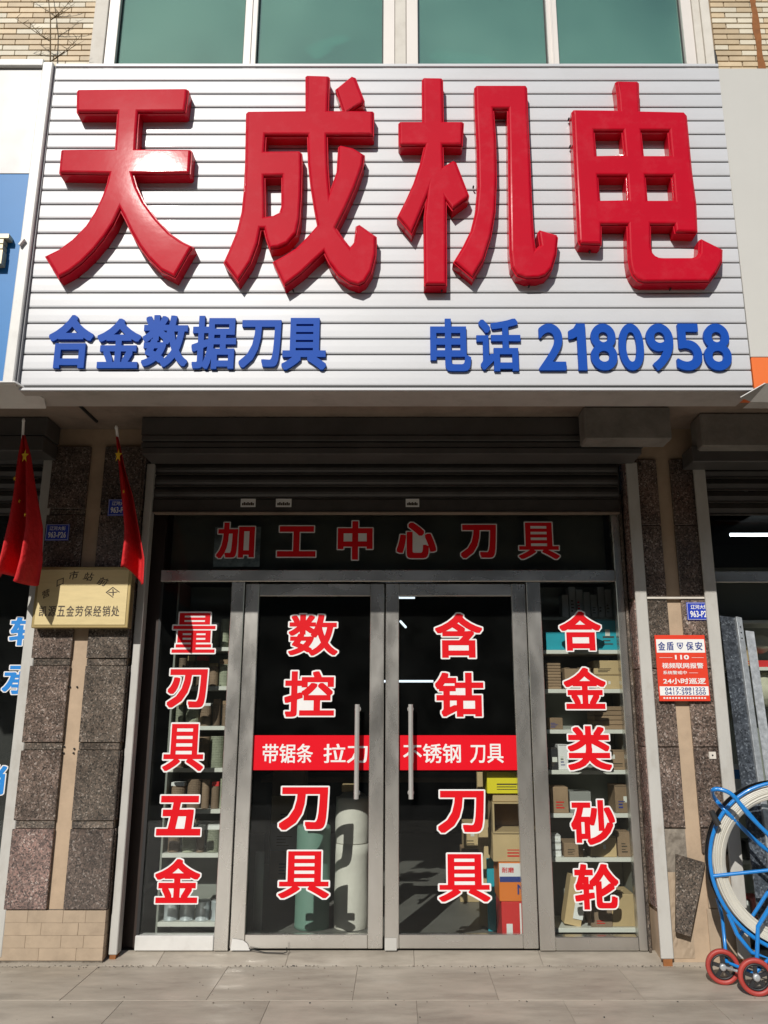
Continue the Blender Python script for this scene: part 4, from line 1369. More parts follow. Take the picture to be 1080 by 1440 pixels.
# goods standing on the floor behind the doors
YI = 0.42
def fx(px, py, Y): return at(px, py, Y)[0]
g = G()
xc = fx(439, 1250, YI + .1); r = 0.125
zt_ = at(439, 1163, YI)[1]
g.lathe((xc, YI + .13, 0.001), [(0, 0), (r, 0), (r, 0.02), (r * .985, 0.03), (r * .985, zt_ - 0.03), (r * .95, zt_ - .008), (r * .8, zt_), (0, zt_)], M_green, 32)
single(g, 'floor_roll', 'tall pale green roll standing behind the left door', 'roll')
g = G()
xc = fx(362, 1250, YI); r = 0.032
zt_ = at(362, 1200, YI)[1]
g.lathe((xc, YI + .05, 0.001), [(0, 0), (r, 0), (r, zt_), (r * .8, zt_), (r * .8, zt_ - .02), (0, zt_ - .02)], M_grey, 20)
single(g, 'pipe', 'short grey pipe standing at the left edge of the left door glass', 'pipe')
xc = fx(493, 1250, YI); r = 0.125
z1_ = at(493, 1188, YI)[1]; z2_ = at(493, 1122, YI)[1]
def wrapped(z0, z1, lb, top):
    g = G()
    prof = [(0, z0), (r * .97, z0)]
    for i in range(9):
        t = i / 8
        prof.append((r * (0.985 + 0.02 * math.sin(t * 7 + z0 * 9)), z0 + 0.005 + (z1 - z0 - .01) * t))
    prof += [(r * .8, z1), (r * .5, z1 + (0.03 if top else 0.0)), (0, z1 + (.02 if top else 0))]
    g.lathe((xc, YI + .13, 0.0), prof, M_paper, 28)
    single(g, 'wrapped_roll', lb, 'roll')
wrapped(0.001, z1_ - .001, 'lower white paper wrapped roll standing behind the left door', False)
wrapped(z1_, z2_, 'upper white paper wrapped roll stacked behind the left door handle', True)
a = fx(480, 1100, YI + .05)
carton(a, a + 0.09, z2_ + 0.031, 0.05, 0.12, M_card, 'small yellowish box on top of the wrapped rolls', y=YI + 0.1, tape=False)

def bxi(l, r, zb, t, Y, m, lb, extra=None, d=0.3, tape=False):
    x0, x1 = fx(l, (t + 1200) / 2, Y), fx(r, (t + 1200) / 2, Y)
    z1 = at(700, t, Y)[1]
    carton(x0, x1, zb, z1 - zb, d, m, lb, y=Y, extra=extra, tape=tape)
    return z1
def ex_red(g, x0, x1, y, z, h):
    g.box(x0 + (x1 - x0) * .45, x0 + (x1 - x0) * .52, y - .0015, y + .001, z + 0.01, z + h - .01, M_white)
    g.box(x0 + 0.03, x0 + 0.07, y - .0015, y + .001, z + h * .3, z + h * .5, M_white)
def ex_or(g, x0, x1, y, z, h):
    g.box(x0 + .002, x1 - .002, y - .0014, y + .001, z + h * 0.60, z + h - .004, M_stw)
    g.box(x0 + .004, x0 + (x1 - x0) * .62, y - .0024, y - .0015, z + h * 0.50, z + h * .64, M_sgnb)
    v, f, _, _ = glyph('MA', 0.01)
    flat(g, v, f, (x0 + 0.12, x0 + 0.24, z + h * .18, z + h * .44), y - .003, M_sgnb)
    v, f, _, _ = glyph('耐磨', 0.015)
    flat(g, v, f, (x0 + 0.02, x0 + 0.10, z + h * .74, z + h * .88), y - .003, M_str)
YB2 = 0.075
zz1 = bxi(704, 760, 0.0, 1268, YB2, M_redbox, 'bright red carton at the foot of the pile behind the right door', ex_red)
zz2 = bxi(701, 762, zz1 + .001, 1213, YB2, M_orbox, 'orange and white printed carton above the red one behind the right door', ex_or)
zz3 = bxi(693, 764, zz2 + .001, 1172, YB2 + .02, M_card, 'plain cardboard carton in the middle of the pile behind the right door', None, 0.3, True)
# open dark-mouthed carton lying on its side
x0, x1 = fx(693, 1150, YB2), fx(764, 1150, YB2); zq = at(700, 1128, YB2)[1]
g = G()
g.box(x0, x1, YB2 + .01, YB2 + .3, zz3 + .001, zz3 + .012, M_card); g.box(x0, x1, YB2 + .01, YB2 + .3, zq - .012, zq, M_card)
g.box(x0, x0 + .012, YB2 + .01, YB2 + .3, zz3 + .013, zq - .013, M_card); g.box(x1 - .012, x1, YB2 + .01, YB2 + .3, zz3 + .013, zq - .013, M_card)
g.box(x0 + .013, x1 - .013, YB2 + .28, YB2 + .3, zz3 + .013, zq - .013, M_cardd)
single(g, 'open_carton', 'open carton on its side with a dark mouth behind the right door', 'carton')
zz4 = bxi(694, 764, zq + .001, 1116, YB2 + .02, M_card, 'low tan carton just under the yellow one behind the right door')
zz5 = bxi(686, 766, zz4 + .001, 1085, YB2, M_yelbox, 'bright yellow carton on top of the pile behind the right door')
g = G(); x = fx(690, 1220, 0.5)
g.box(x - 0.035, x + .02, 0.42, 0.46, 0.001, at(690, 1205, .5)[1], M_teal, 0.004)
single(g, 'panel', 'thin turquoise panel standing left of the carton pile', 'panel')
g = G(); x = fx(681, 1150, 0.6)
g.box(x - 0.05, x + 0.03, 0.55, 0.62, 0.001, at(690, 1085, .6)[1], M_card, 0.004)
single(g, 'board', 'tall tan board standing left of the carton pile', 'board')
a = fx(652, 1230, 0.9)
for i in range(3):
    carton(a + .02 * i, a + .24, 0.0 + i * .2, .198, .25, M_card if i != 1 else M_cardd, '%s brown carton of three stacked further inside behind the right door' % ['lowest', 'middle', 'highest'][i], y=1.3, tape=True)
a = fx(352, 1230, 1.2)
for i in range(4):
    carton(a, a + .3, i * .24, .238, .3, (M_cardd, M_grey, M_card, M_cardd)[i], '%s box of the pile standing deep inside behind the left door' % ['lowest', 'second lowest', 'third lowest', 'highest'][i], y=2.2, tape=True)
# workbench deep in the shop so that the dark has something in it
wb = thing('workbench', (-0.3, 3.2, 0), 'dark workbench deep inside the shop behind the doors', 'workbench')
g = G(); g.box(-1.4, 0.9, 2.9, 3.6, 0.78, 0.83, M_cardd); g.build('top', wb)
for x in (-1.35, 0.8):
    for y in (2.95, 3.5):
        g = G(); g.box(x, x + .05, y, y + .05, 0, 0.78, M_blk); g.build('leg', wb)

# ================================================================== NEIGHBOUR SHOPS
# left neighbour
ln = thing('shopfront', (-3.2, 0.02, 0), 'dark glass shopfront with blue characters at the left edge', 'shopfront')
lp = G().box(-4.2, -2.57, 0.0, 0.006, 0.0, 3.0, M_glass).build('shop_pane', ln)
g = G(); g.box(-4.2, -2.52, -0.03, 0.03, 3.001, 3.48, M_steel_h); g.box(-2.568, -2.47, -0.03, 0.04, 0.0, 3.0, M_steel); g.build('frame', ln)
for ch, b in (('轴', (14, 868, 66, 908)), ('承', (4, 936, 54, 976)), ('销', (-40, 1076, 8, 1118))):
    bx, by = 0.028, 0.022
    v, f, hv, hf = glyph(ch, bx, by, 'sq', 0.036)
    bb = span(*b, YV)
    g = G(); flat(g, hv, hf, bb, YV, M_stw); flat(g, v, f, bb, YV - .0012, M_stb)
    g.build('vinyl_character', lp, fix=False)
g = G(); g.box(-4.4, -2.46, 1.2, 1.22, 0, 3.45, M_dark); g.box(-4.42, -4.4, 0.01, 1.22, 0, 3.45, M_dark); g.box(-2.46, -2.44, 0.05, 1.22, 0, 3.45, M_dark); g.box(-4.4, -2.46, 0.04, 1.2, 3.1, 3.12, M_dark); g.box(-4.4, -2.46, 0.05, 1.2, -.02, 0, M_room); tag(g.build('left_shop_walls'), kind='structure')
ls = thing('roller_shutter', (-3.2, -0.2, 2.9), 'dark roller shutter box above the blue lettered glass at the left edge', 'roller shutter')
g = G(); xe = at(64, 620, YB)[0]
g.box(-4.2, xe, YB, -0.2, z_(612, YB), 3.487, M_shutbox, 0.006)
g.box(-4.2, xe - .01, YB - .01, -0.2, z_(634, YB), z_(613.5, YB), M_shutbox, 0.004)
g.build('shutter_box', ls)
sm2 = None
for i in range(6):
    z0 = 2.86 + i * 0.092
    g = G(); prof = [(0.0, 0.0), (-0.012, 0.004), (-0.012, 0.012), (-0.002, 0.018), (-0.014, 0.052), (0.0, 0.088)]; k = len(prof)
    g.add([(x, -0.075 + a, z0 + b) for x in (-4.2, -2.55) for a, b in prof], [(j, k + j, k + j + 1, j + 1) for j in range(k - 1)], M_shut)
    g.build('shutter_slat', ls, fix=False)
xa = at(27, 1160, -0.30)[0]
rail(ls, at(4, 1160, -0.18)[0], at(22, 1160, -0.18)[0], -0.18, -0.12, 3.35, None)
# right neighbour
rn = thing('shopfront', (3.2, 0.02, 0), 'dark glass shopfront with shelves at the right edge behind the blue reel', 'shopfront')
g = G().box(2.2, 4.2, 0.0, 0.006, 0.0, 3.0, M_glass).build('shop_pane', rn)
zbm = at(1040, 812, 0)[1]
g = G(); g.box(2.162, 4.2, -0.03, 0.03, zbm - 0.04, zbm + 0.04, M_steel_h, .003); g.box(2.162, 2.22, -0.03, 0.04, 0.0, zbm - .041, M_steel); g.box(2.162, 4.2, -0.03, 0.03, 3.001, 3.48, M_steel_h); g.build('frame', rn)
g = G(); g.box(2.26, 4.4, 2.2, 2.22, 0, 3.45, M_dark); g.box(4.4, 4.42, 0.01, 2.22, 0, 3.45, M_dark); g.box(2.255, 4.4, 0.04, 2.2, 3.1, 3.12, M_dark); g.box(2.26, 4.4, 0.05, 2.2, -.02, 0, M_room); tag(g.build('right_shop_walls'), kind='structure')
rsx = thing('roller_shutter', (3.2, -0.2, 2.9), 'dark roller shutter box at the right edge above the neighbouring shop', 'roller shutter')
xs_ = at(975, 640, YB)[0]
g = G(); g.box(xs_, 4.2, -0.40, -0.2, z_(648, YB), z_(625, YB), M_shutbox, 0.006); g.build('shutter_box', rsx)
for i in range(6):
    z0 = 2.86 + i * 0.092
    g = G(); g.add([(x, -0.075 + a, z0 + b) for x in (2.16, 4.2) for a, b in prof], [(j, k + j, k + j + 1, j + 1) for j in range(k - 1)], M_shut)
    g.build('shutter_slat', rsx, fix=False)
rail(rsx, at(1016, 1100, -0.21)[0], at(1034, 1100, -0.21)[0], -0.21, -0.188, at(980, 652, -0.21)[1], None)
x, z = at(1027, 752, 1.0); x2, z2 = at(1110, 746, 1.0)
g = G(); g.tube([(x, 1.0, z), (x2, 1.0, z)], 0.014, M_tube, 10)
single(g, 'ceiling_tube', 'bright white lamp tube lit inside the right neighbouring shop', 'lamp')
# shelf and goods behind the right neighbour's glass
rsu = thing('shelf_unit', (2.8, 0.4, 0), 'grey shelf unit inside the right neighbouring shop', 'shelf unit')
zq = []
for py in (872, 938, 1120, 1210, 1300):
    z = at(1050, py, 0.25)[1]; zq.append(z)
    g = G(); g.box(2.28, 3.6, 0.25, 0.6, z - .025, z, M_shelf, .002); g.build('shelf', rsu)
g = G(); g.box(2.28, 3.6, 0.61, 0.63, 0, 2.6, M_shelfb); g.build('back_panel', rsu)
def bag(px, py, Y, sx, sz, m, lb):
    x, z = at(px, py, Y)
    b = bmesh.new(); bmesh.ops.create_icosphere(b, subdivisions=3, radius=1)
    rnd_ = random.Random(px)
    ph = [rnd_.uniform(0, 6) for _ in range(6)]
    g = G()
    vs = []
    for v in b.verts:
        k_ = 1 + 0.10 * math.sin(5 * v.co.x + ph[0]) + 0.08 * math.sin(7 * v.co.z + ph[1]) + 0.05 * math.sin(13 * v.co.y + 9 * v.co.x + ph[2])
        vs.append((x + v.co.x * sx * k_, Y + 0.12 + v.co.y * 0.1 * k_, z + max(-0.8, v.co.z) * sz * k_))
    g.add(vs, [[v.index for v in f.verts] for f in b.faces], m, True)
    b.free()
    single(g, 'bag', lb, 'bag')
bag(1066, 905, 0.28, 0.15, 0.075, M_pack, 'upper pale plastic bag behind the right shop glass')
bag(1072, 968, 0.28, 0.14, 0.15, M_pack, 'large pale plastic bag in the right shop below the yellow box')
a, b, c, d_ = span(1044, 912, 1066, 934, 0.27)
carton(a, b, zq[1], d_ - c + 0.02, 0.15, M_yelbox and M_card, 'small yellow box beside the upper pale bag at the right edge', y=0.27, tape=False)
a, b, c, d_ = span(1066, 920, 1090, 934, 0.27)
carton(a, b, zq[1], 0.05, 0.15, M_redbox, 'small dark red box under the upper pale bag', y=0.29, tape=False)
a, b, c, d_ = span(1030, 1072, 1046, 1118, 0.27)
def ex_bl(g, x0, x1, y, z, h): g.box(x0 + .001, x1 - .001, y - .0015, y + .001, z + h * .55, z + h * .85, M_stb)
carton(a, b, zq[2], 0.21, 0.12, M_white, 'blue banded white box seen between rail and leaning steel channel', y=0.27, tape=False, extra=ex_bl)
for i, (px, mm, lb) in enumerate(((1050, M_blk, 'black tool case behind the blue reel'), (1070, M_card, 'tan packet behind the spokes of the blue reel'), (1084, M_white, 'white packet behind the blue reel at the edge'))):
    a = fx(px, 1200, .27)
    carton(a, a + 0.085, zq[3], 0.12 + .02 * i, 0.15, mm, lb, y=.27, tape=False)
for i, (px, mm, lb) in enumerate(((1040, M_white, 'low white packet under the hub of the blue reel'), (1058, M_redbox, 'low red packet under the hub of the blue reel'), (1076, M_teal, 'low turquoise packet by the lower ring of the blue reel'))):
    a = fx(px, 1280, .27)
    carton(a, a + 0.075, zq[4], 0.14 + .02 * i, 0.15, mm, lb, y=.27, tape=False)

# ================================================================== SMALL THINGS ON THE FACADE
# brass plaque
pq = thing('brass_plaque', (-2.13, -0.23, 2.0), 'brass plaque with dark lettering fixed to the wide left pillar', 'plaque')
YQ = -0.27
x0, x1, z0, z1 = span(48, 797, 183, 883, YQ)
g = G(); g.box(x0, x1, YQ, -0.192, z0, z1, M_brassd, 0.004); g.build('plaque_box', pq)
g = G(); g.box(x0 + .02, x1 - .02, YQ - .004, YQ + 0.001, z0 + .02, z1 - .02, M_brass, 0.0015); g.build('plate', pq)
g = G()
YI_ = YQ - 0.0048
arc = [('营', 65, 835, 11, 28), ('口', 85, 819, 10, 22), ('市', 104, 809, 13, 8), ('站', 125, 811, 13, -5), ('前', 145, 818, 13, -18), ('区', 159, 833, 13, -35)]
for ch, px, py, s_, ang in arc:
    v, f, _, _ = glyph(ch, 0.012, 0.008, 'sq', 0.0, 2)
    cx_, cz_ = at(px, py, YQ)
    hw = s_ * 0.0045 * 0.5 * 1.1
    a_ = R(ang)
    P = []
    for a, b in v:
        u, w_ = (a - .5) * 2 * hw + (b - .5) * 0.016, (b - .5) * 2 * hw * 0.9
        P.append((cx_ + u * math.cos(a_) - w_ * math.sin(a_), YI_, cz_ + u * math.sin(a_) + w_ * math.cos(a_)))
    f2 = []
    for q_ in f:
        pp = [(P[i][0], P[i][2]) for i in q_]
        f2.append(q_ if area(pp) > 0 else q_[::-1])
    g.add(P, f2, M_ink)
    g.build('engraved_character', pq, fix=False)
    g = G()
for i, ch in enumerate('凯源五金劳保经销处'):
    l = 55.5 + i * 12.7
    g = G()
    write(g, ch, span(l, 852, l + 11, 867, YQ), YI_, M_ink, 0.016, 0.010)
    g.build('engraved_character', pq, fix=False)

# address plates
def plate(px0, py0, px1, py1, Y, l1, l2, label, bolt=False):
    x0, x1, z0, z1 = span(px0, py0, px1, py1, Y)
    g = G(); g.box(x0, x1, Y, Y + 0.006, z0, z1, M_plateb, 0.002)
    w_, h_ = x1 - x0, z1 - z0
    e_ = 0.004
    for (a, b, c, d) in ((x0 + e_, x1 - e_, z1 - e_ - .002, z1 - e_), (x0 + e_, x1 - e_, z0 + e_, z0 + e_ + .002), (x0 + e_, x0 + e_ + .002, z0 + e_ + .0022, z1 - e_ - .0022), (x1 - e_ - .002, x1 - e_, z0 + e_ + .0022, z1 - e_ - .0022)):
        g.box(a, b, Y - .0008, Y + .0005, c, d, M_white)
    write(g, l1, (x0 + .16 * w_, x1 - .16 * w_, z0 + .62 * h_, z0 + .86 * h_), Y - .001, M_white, 0.016)
    write(g, l2, (x0 + .12 * w_, x1 - .12 * w_, z0 + .16 * h_, z0 + .52 * h_), Y - .001, M_white, 0.02)
    single(g, 'address_plate', label, 'address plate')
plate(64, 737, 97, 760, -0.192, '辽河大街', '963-P26', 'small blue address plate on the left column of the wide pillar')
plate(152, 702, 185, 725, -0.196, '辽河大街', '963-P25', 'small blue address plate half hidden behind the right-hand flag')
plate(966, 847, 1002, 872, -0.186, '辽河大街', '963-P27', 'blue address plate above the red notice, tucked behind the guide rail')

# security notice
YN = -0.205
NX0, NX1, NZ0, NZ1 = span(924, 893, 995, 986, YN)
nt_ = thing('notice', ((NX0 + NX1) / 2, YN, NZ0), 'red and white security notice with number 110 on the damaged pillar', 'notice')
g = G(); g.box(NX0, NX1, YN, YN + 0.012, NZ0, NZ1, M_sgnr, 0.0015); g.build('notice_board', nt_)
H, Wn = NZ1 - NZ0, NX1 - NX0
zz = lambda f_: NZ1 - H * f_
xx = lambda f_: NX0 + Wn * f_
g = G()
g.box(xx(.02), xx(.98), YN - .0012, YN, zz(.27), zz(.065), M_white)
g.build('white_band', nt_)
g = G()
g.box(xx(.02), xx(.98), YN - .0012, YN, zz(.915), zz(.78), M_white)
g.build('white_band', nt_)
g = G()
yt = YN - .0022
for ch, a in (('金', .05), ('盾', .22), ('保', .61), ('安', .79)):
    write(g, ch, (xx(a), xx(a + .145), zz(.235), zz(.105)), yt, M_sgnb, 0.022, 0.014)
    g.build('notice_character', nt_, fix=False); g = G()
# the small shield emblem between the characters
cx_, cz_ = xx(.49), zz(.165)
sh_pts = [(-.5, .5), (.5, .5), (.52, .1), (.3, -.35), (0, -.6), (-.3, -.35), (-.52, .1)]
s_ = Wn * 0.12
g.add([(cx_ + a * s_, yt, cz_ + b * s_) for a, b in sh_pts], [list(range(7))[::-1]], M_sgnb)
g.add([(cx_ + a * s_ * .72, yt - .0006, cz_ + b * s_ * .72) for a, b in sh_pts], [list(range(7))[::-1]], M_white)
g.add([(cx_ + a * s_ * .42, yt - .0012, cz_ + b * s_ * .42) for a, b in sh_pts], [list(range(7))[::-1]], M_sgnb)
g.build('notice_lettering', nt_, fix=False); g = G()
write(g, '110', (xx(.37), xx(.65), zz(.375), zz(.305)), yt, M_white, 0.03)
g.build('notice_lettering', nt_, fix=False); g = G()
write(g, '视频联网报警', (xx(.10), xx(.92), zz(.51), zz(.425)), yt, M_white, 0.018, 0.012)
g.build('notice_lettering', nt_, fix=False); g = G()
write(g, '系统警戒中', (xx(.11), xx(.58), zz(.60), zz(.545)), yt, M_white, 0.014, 0.008)
g.box(xx(.62), xx(.80), yt - .0002, yt + .0002, zz(.580), zz(.575), M_white)
g.box(xx(.06), xx(.32), yt - .0002, yt + .0002, zz(.348), zz(.343), M_white)
g.box(xx(.70), xx(.94), yt - .0002, yt + .0002, zz(.348), zz(.343), M_white)
g.build('notice_lettering', nt_, fix=False); g = G()
write(g, '24小时巡逻', (xx(.10), xx(.94), zz(.745), zz(.655)), yt, M_white, 0.022, 0.016)
g.build('notice_lettering', nt_, fix=False); g = G()
write(g, '0417-2881222', (xx(.12), xx(.92), zz(.845), zz(.795)), yt, M_sgnb, 0.012)
g.build('notice_lettering', nt_, fix=False); g = G()
write(g, '0417-3951500', (xx(.12), xx(.92), zz(.905), zz(.855)), yt, M_sgnb, 0.012)
for i in range(15):
    g.box(xx(.08 + i * .057), xx(.08 + i * .057 + .035), yt, yt + .001, zz(.965), zz(.942), M_white)
g.build('notice_lettering', nt_, fix=False)

# flags
def make_flag(tip_px, pts_l, pts_r, Y0, Y1, folds, label, base_x):
    """cloth draped down along its pole: pts are pixel outlines (x, y) from top to bottom"""
    x, z = at(*tip_px, Y0)
    t = thing('flag', (at(*base_x, -0.19)[0], -0.19, 2.35), label, 'flag', 'red flags on the left pillar')
    g = G()
    tip = Vector((x, Y0, z)); foot = Vector((at(*base_x, -0.19)[0], -0.18, at(*base_x, -0.19)[1]))
    g.tube([foot, tip], 0.009, M_pole, 10)
    g.lathe(tip, [(0, 0.03), (0.008, 0.024), (0.012, 0.010), (0.009, 0.0), (0.009, -0.05)], M_pole, 12, (tip - foot))
    g.build('pole', t)
    nv, nu = len(pts_l), 22
    rows_ = 40
    def interp(ps, y):
        for i in range(len(ps) - 1):
            if ps[i][1] <= y <= ps[i + 1][1]:
                u = (y - ps[i][1]) / (ps[i + 1][1] - ps[i][1])
                return ps[i][0] + (ps[i + 1][0] - ps[i][0]) * u
        return ps[-1][0] if y > ps[-1][1] else ps[0][0]
    yt_, yb = pts_l[0][1], max(pts_l[-1][1], pts_r[-1][1])
    vs, fs = [], []
    for j in range(rows_ + 1):
        s = j / rows_
        for i in range(nu + 1):
            u = i / nu
            # the two edges end at different heights
            ye = yt_ + (pts_l[-1][1] - yt_) * s * (1 - u) + (pts_r[-1][1] - yt_) * s * u
            l, r_ = interp(pts_l, yt_ + (pts_l[-1][1] - yt_) * s), interp(pts_r, yt_ + (pts_r[-1][1] - yt_) * s)
            px = l + (r_ - l) * u
            amp = 0.012 + 0.075 * s
            Yc = Y0 + (Y1 - Y0) * s + amp * math.sin(u * math.pi * folds + 1.2 * s + 0.4) + 0.02 * s * math.sin(u * 11 + 3 * s)
            ye += 4 * s * math.sin(u * 9 + 1)
            X, Z = at(px, ye, Y0 + (Y1 - Y0) * s)
            vs.append((X, Yc, Z))
    for j in range(rows_):
        for i in range(nu):
            a = j * (nu + 1) + i
            fs.append((a, a + 1, a + nu + 2, a + nu + 1))
    g = G(); g.add(vs, fs, M_flag, True)
    cl = g.build('cloth', t)
    so = cl.modifiers.new('thick', 'SOLIDIFY'); so.thickness = 0.0015
    return t, cl, vs, nu
def star(par, vs, nu, j, i, r, name='star'):
    p = Vector(vs[j * (nu + 1) + i])
    g = G(); pp = []
    for k_ in range(10):
        rr = r if k_ % 2 == 0 else r * .42
        t_ = R(90 + 36 * k_)
        pp.append((p.x + rr * 0.55 * math.cos(t_), p.y - 0.012 - .004 * (k_ % 2), p.z + rr * 1.1 * math.sin(t_)))
    pp.append((p.x, p.y - .016, p.z))
    g.add(pp, [(10, k_, (k_ + 1) % 10) for k_ in range(10)], M_yel)
    g.build(name, par)
t1, c1, v1, n1 = make_flag((33, 594), [(31, 612), (24, 640), (15, 690), (6, 740), (-6, 800), (-10, 806)], [(35, 612), (42, 640), (48, 690), (55, 740), (52, 790), (46, 822)], -0.60, -0.52, 4.2, 'left-hand wide red flag hanging over the left guide rail', (24, 780))
star(c1, v1, n1, 6, 17, 0.045)
star(c1, v1, n1, 13, 6, 0.018); star(c1, v1, n1, 19, 9, 0.016); star(c1, v1, n1, 22, 16, 0.015)
t2, c2, v2, n2 = make_flag((164, 604), [(163, 614), (166, 660), (168, 700), (170, 740), (166, 780), (165, 790)], [(166, 614), (176, 660), (189, 700), (199, 750), (207, 790), (206, 826)], -0.60, -0.52, 3.0, 'right-hand narrow red flag hanging beside the brass plaque', (187, 790))
star(c2, v2, n2, 6, 11, 0.045)
star(c2, v2, n2, 17, 10, 0.014)

# dry weed growing from the ledge at upper left
g = G()
bxw, _ = at(79, 100, -0.02)
rw_ = random.Random(3)
def twig(p, d, L, r, depth):
    pts = [p]
    q_ = p.copy(); dd = d.copy()
    for i in range(5):
        dd = (dd + Vector((rw_.uniform(-.12, .12), rw_.uniform(-.08, .08), 0.05))).normalized()
        q_ = q_ + dd * L / 5
        pts.append(q_.copy())
    g.tube(pts, [r * (1 - 0.13 * i) for i in range(6)], M_twig, 5, cap=False)
    if depth:
        for i in range(1, 6):
            for _ in range(2 if depth == 2 else 2):
                s_ = rw_.choice((-1, 1))
                nd = Vector((s_ * rw_.uniform(.5, 1.0), rw_.uniform(-.5, .1), rw_.uniform(.1, .7))).normalized()
                twig(pts[i], nd, L * rw_.uniform(.18, .30) * (1 if depth == 2 else 1.0), r * .5, depth - 1)
twig(Vector((bxw, -0.10, 6.55)), Vector((-0.03, 0, 1)), 1.05, 0.008, 2)
single(g, 'dry_weed', 'thin dry branching weed growing on the ledge above the left sign', 'plant')
# black cable stub beside the right window
xq, zq_ = at(1004, 72, -0.03)
g = G(); g.tube([(xq, -0.03, zq_), (xq + .004, -0.04, zq_ - .08), (xq + .012, -0.035, zq_ - .5)], 0.012, M_gasket, 8)
single(g, 'cable', 'short black cable beside the frame of the right green window', 'cable')

# ------------------------------------------------------------------ leaning galvanised channel
ch_ = thing('steel_channel', (2.42, -0.42, 0.0), 'galvanised steel channel with speckled face leaning beside the right guide rail', 'steel channel')
def P3(px, py, Y):
    x, z = at(px, py, Y); return Vector((x, Y, z))
tl, trr_ = P3(1012, 866, -0.06), P3(1024, 866, -0.06)
bl, br_ = P3(1070, 1322, -0.36), P3(1094, 1320, -0.36)
wv = Vector((0.105, 0, -0.012))
ax_ = (bl - tl)
g = G()
n_ = wv.cross(ax_).normalized()
if n_.y > 0: n_ = -n_
mid = (tl + bl) / 2 + wv / 2
g.obox(mid, wv / 2, n_ * 0.003, ax_ / 2, M_spangle)
g.build('web', ch_)
g = G()
wn = wv.normalized()
g.obox((tl + bl) / 2 + wv + n_ * 0.02 + wn * 0.022, wn * 0.020 + n_ * -0.006, n_ * 0.002, ax_ / 2, M_galv)
g.obox((tl + bl) / 2 + wv + n_ * 0.010, wn * 0.002, n_ * 0.014, ax_ / 2, M_galv)
for i in range(3):
    pq_ = tl + ax_ * (0.035 + i * 0.02) + wv + n_ * 0.024 + wn * 0.02
    g.lathe(pq_, [(0.0, 0.002), (0.005, 0.002), (0.005, -.001)], M_gasket, 8, n_)
g.build('flange', ch_)
g = G()
g.obox((tl + bl) / 2 + wv + wn * 0.10 - n_ * 0.02, wn * 0.03, n_ * 0.003, ax_ * 0.46, M_galv)
g.build('second_flange', ch_)

# ------------------------------------------------------------------ cable rod reel on wheels
C = Vector((2.315, -0.62, 0.615))
an = Vector((-0.17, -0.985, 0.0)).normalized()        # reel axis towards the viewer
uu = Vector((an.y * -1, an.x, 0)).normalized()      # to the right in the picture
vv = Vector((0, 0, 1))
RR = 0.468
reel = thing('cable_reel', (C.x, C.y, 0), 'blue tubular reel trolley with cream cable rod and red wheels', 'cable reel')
def rp(r, deg, h): return C + uu * r * math.cos(R(deg)) + vv * r * math.sin(R(deg)) + an * h
for h, r_q, lb in ((0.055, RR, 'front blue ring of the reel'), (-0.085, RR - 0.03, 'rear blue ring of the reel')):
    g = G(); g.tube([rp(r_q, t * 5, h) for t in range(72)], 0.0115, M_rigb, 10, closed=True); g.build('ring', reel, lb)
g = G()
rg = random.Random(5)
for k_ in range(28):
    rr = RR - 0.022 - 0.0098 * (k_ % 7) - rg.uniform(0, .004); hh = 0.046 - 0.03 * (k_ // 7) + rg.uniform(-.004, .004)
    g.tube([rp(rr + 0.002 * math.sin(t * .3 + k_), t * 6, hh + 0.003 * math.sin(t * .2 + k_)) for t in range(60)], 0.0065, M_rod, 6, closed=True)
g.lathe(C, [(RR - .022, -.07), (RR - .022, .049), (RR - .088, .049), (RR - .088, -.07), (RR - .022, -.07)], M_rod, 64, an)
g.build('rod_coil', reel)
g = G(); g.lathe(C, [(RR - 0.03, -.12), (RR + 0.0, -.11), (RR + .004, -.075)], M_blk, 60, an); g.build('rear_liner', reel)
for k_ in range(6):
    a_ = 8 + 60 * k_
    g = G(); g.tube([rp(0.04, a_, 0.075), rp(RR - 0.005, a_, 0.06)], 0.0105, M_rigb, 10); g.build('spoke', reel)
    g = G(); g.tube([rp(RR - .03, a_ + 4, -0.085), rp(RR, a_ + 4, 0.055)], 0.009, M_rigb, 8); g.build('cross_bar', reel)
g = G(); g.lathe(C, [(0, -.13), (.035, -.13), (.04, -.1), (.04, .12), (.03, .14), (0, .14)], M_rigb, 20, an); g.build('hub', reel)
# stand: two inclined side frames to the axle, top loop handle
g = G()
wf = Vector(P3(1063, 1372, -0.74)); wr = Vector(P3(1016, 1357, -0.55))
wf.z = 0.057; wr.z = 0.055
g.tube([rp(0.02, 0, 0.15), rp(0.2, 225, 0.155), rp(0.40, 230, 0.15), wf + Vector((.02, 0.03, .03)) ], 0.012, M_rigb, 10)
g.tube([rp(RR + .01, 212, 0.12), rp(RR + .045, 224, 0.13), rp(RR + .07, 236, .13), rp(RR + .05, 246, 0.13), wf + Vector((-.01, .02, .0))], 0.012, M_rigb, 10)
g.tube([rp(RR + .0, 208, -0.12), rp(RR + .045, 220, -0.13), wr + Vector((.03, .01, .02)), wf + Vector((.02, .05, 0))], 0.011, M_rigb, 10)
g.tube([rp(0.02, 0, -0.15), rp(0.52, 235, -0.14)], 0.011, M_rigb, 10)
g.build('stand', reel)
g = G()
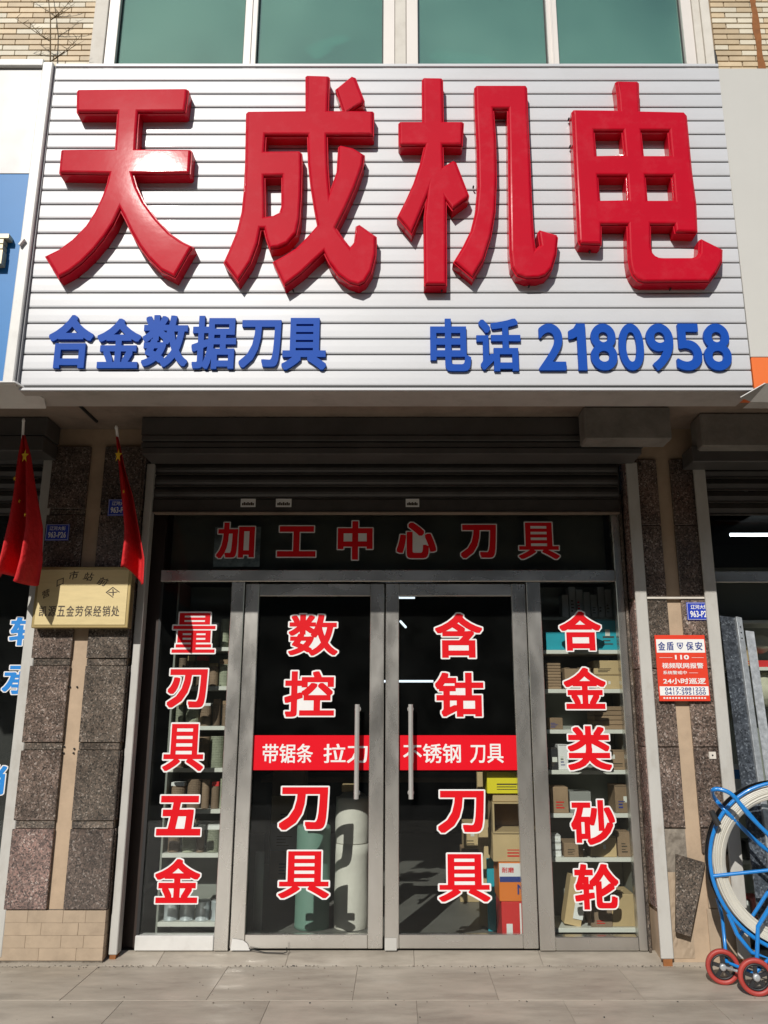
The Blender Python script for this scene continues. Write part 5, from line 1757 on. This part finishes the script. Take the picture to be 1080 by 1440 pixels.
hp = [P3(1085, 1178, -0.78), P3(1052, 1145, -0.78), P3(1030, 1118, -0.78), P3(1012, 1110, -0.76), P3(1002, 1112, -0.73), P3(1006, 1124, -0.56), P3(1022, 1142, -0.62), P3(1060, 1180, -0.56), P3(1085, 1200, -0.54)]
sm_ = []
for i in range(len(hp) - 1):
    p0, p1, p2, p3 = hp[max(0, i - 1)], hp[i], hp[i + 1], hp[min(len(hp) - 1, i + 2)]
    for k_ in range(5):
        t_ = k_ / 5
        sm_.append(0.5 * ((2 * p1) + (-p0 + p2) * t_ + (2 * p0 - 5 * p1 + 4 * p2 - p3) * t_ ** 2 + (-p0 + 3 * p1 - 3 * p2 + p3) * t_ ** 3))
sm_.append(hp[-1])
g.tube(sm_, 0.0125, M_rigb, 12)
g.build('handle_loop', reel)
g = G(); g.tube([P3(1000, 1140, -0.66), P3(1010, 1160, -0.66)], [0.016, 0.02], M_rubber, 12); g.build('grip', reel)
for w_, r_, lb in ((wf, 0.096, 'nearer red wheel'), (wr, 0.094, 'further red wheel')):
    g = G()
    for seg in (1,):
        g.lathe(w_, [(r_ * .76, -.014), (r_ * .94, -.016), (r_, -.010), (r_, .010), (r_ * .94, .016), (r_ * .76, .014), (r_ * .73, .006), (r_ * .73, -.006), (r_ * .76, -.014)], M_redw, 36, an)
    wh = g.build('wheel', reel, lb)
    g = G()
    g.lathe(w_, [(r_ * .725, -.010), (r_ * .725, .010), (r_ * .62, .010), (r_ * .62, -.010), (r_ * .725, -.010)], M_blk, 30, an)
    g.lathe(w_, [(0, -.022), (r_ * .2, -.022), (r_ * .2, .022), (r_ * .12, .024), (0, .024)], M_galv, 16, an)
    for k_ in range(5):
        d_ = uu * math.cos(R(72 * k_ + 20)) + vv * math.sin(R(72 * k_ + 20)); e_ = uu * -math.sin(R(72 * k_ + 20)) + vv * math.cos(R(72 * k_ + 20))
        g.obox(w_ + d_ * r_ * .4, d_ * r_ * .24, e_ * r_ * .10, an * .008, M_blk)
    g.build('rim', wh)
g = G(); g.tube([wf, wr], 0.008, M_galv, 8); g.build('axle', reel)

bpy.data.objects.remove(tobj)
bpy.data.curves.remove(ttmp)
print('objects', len(scene.objects), 'bricks', nb_)
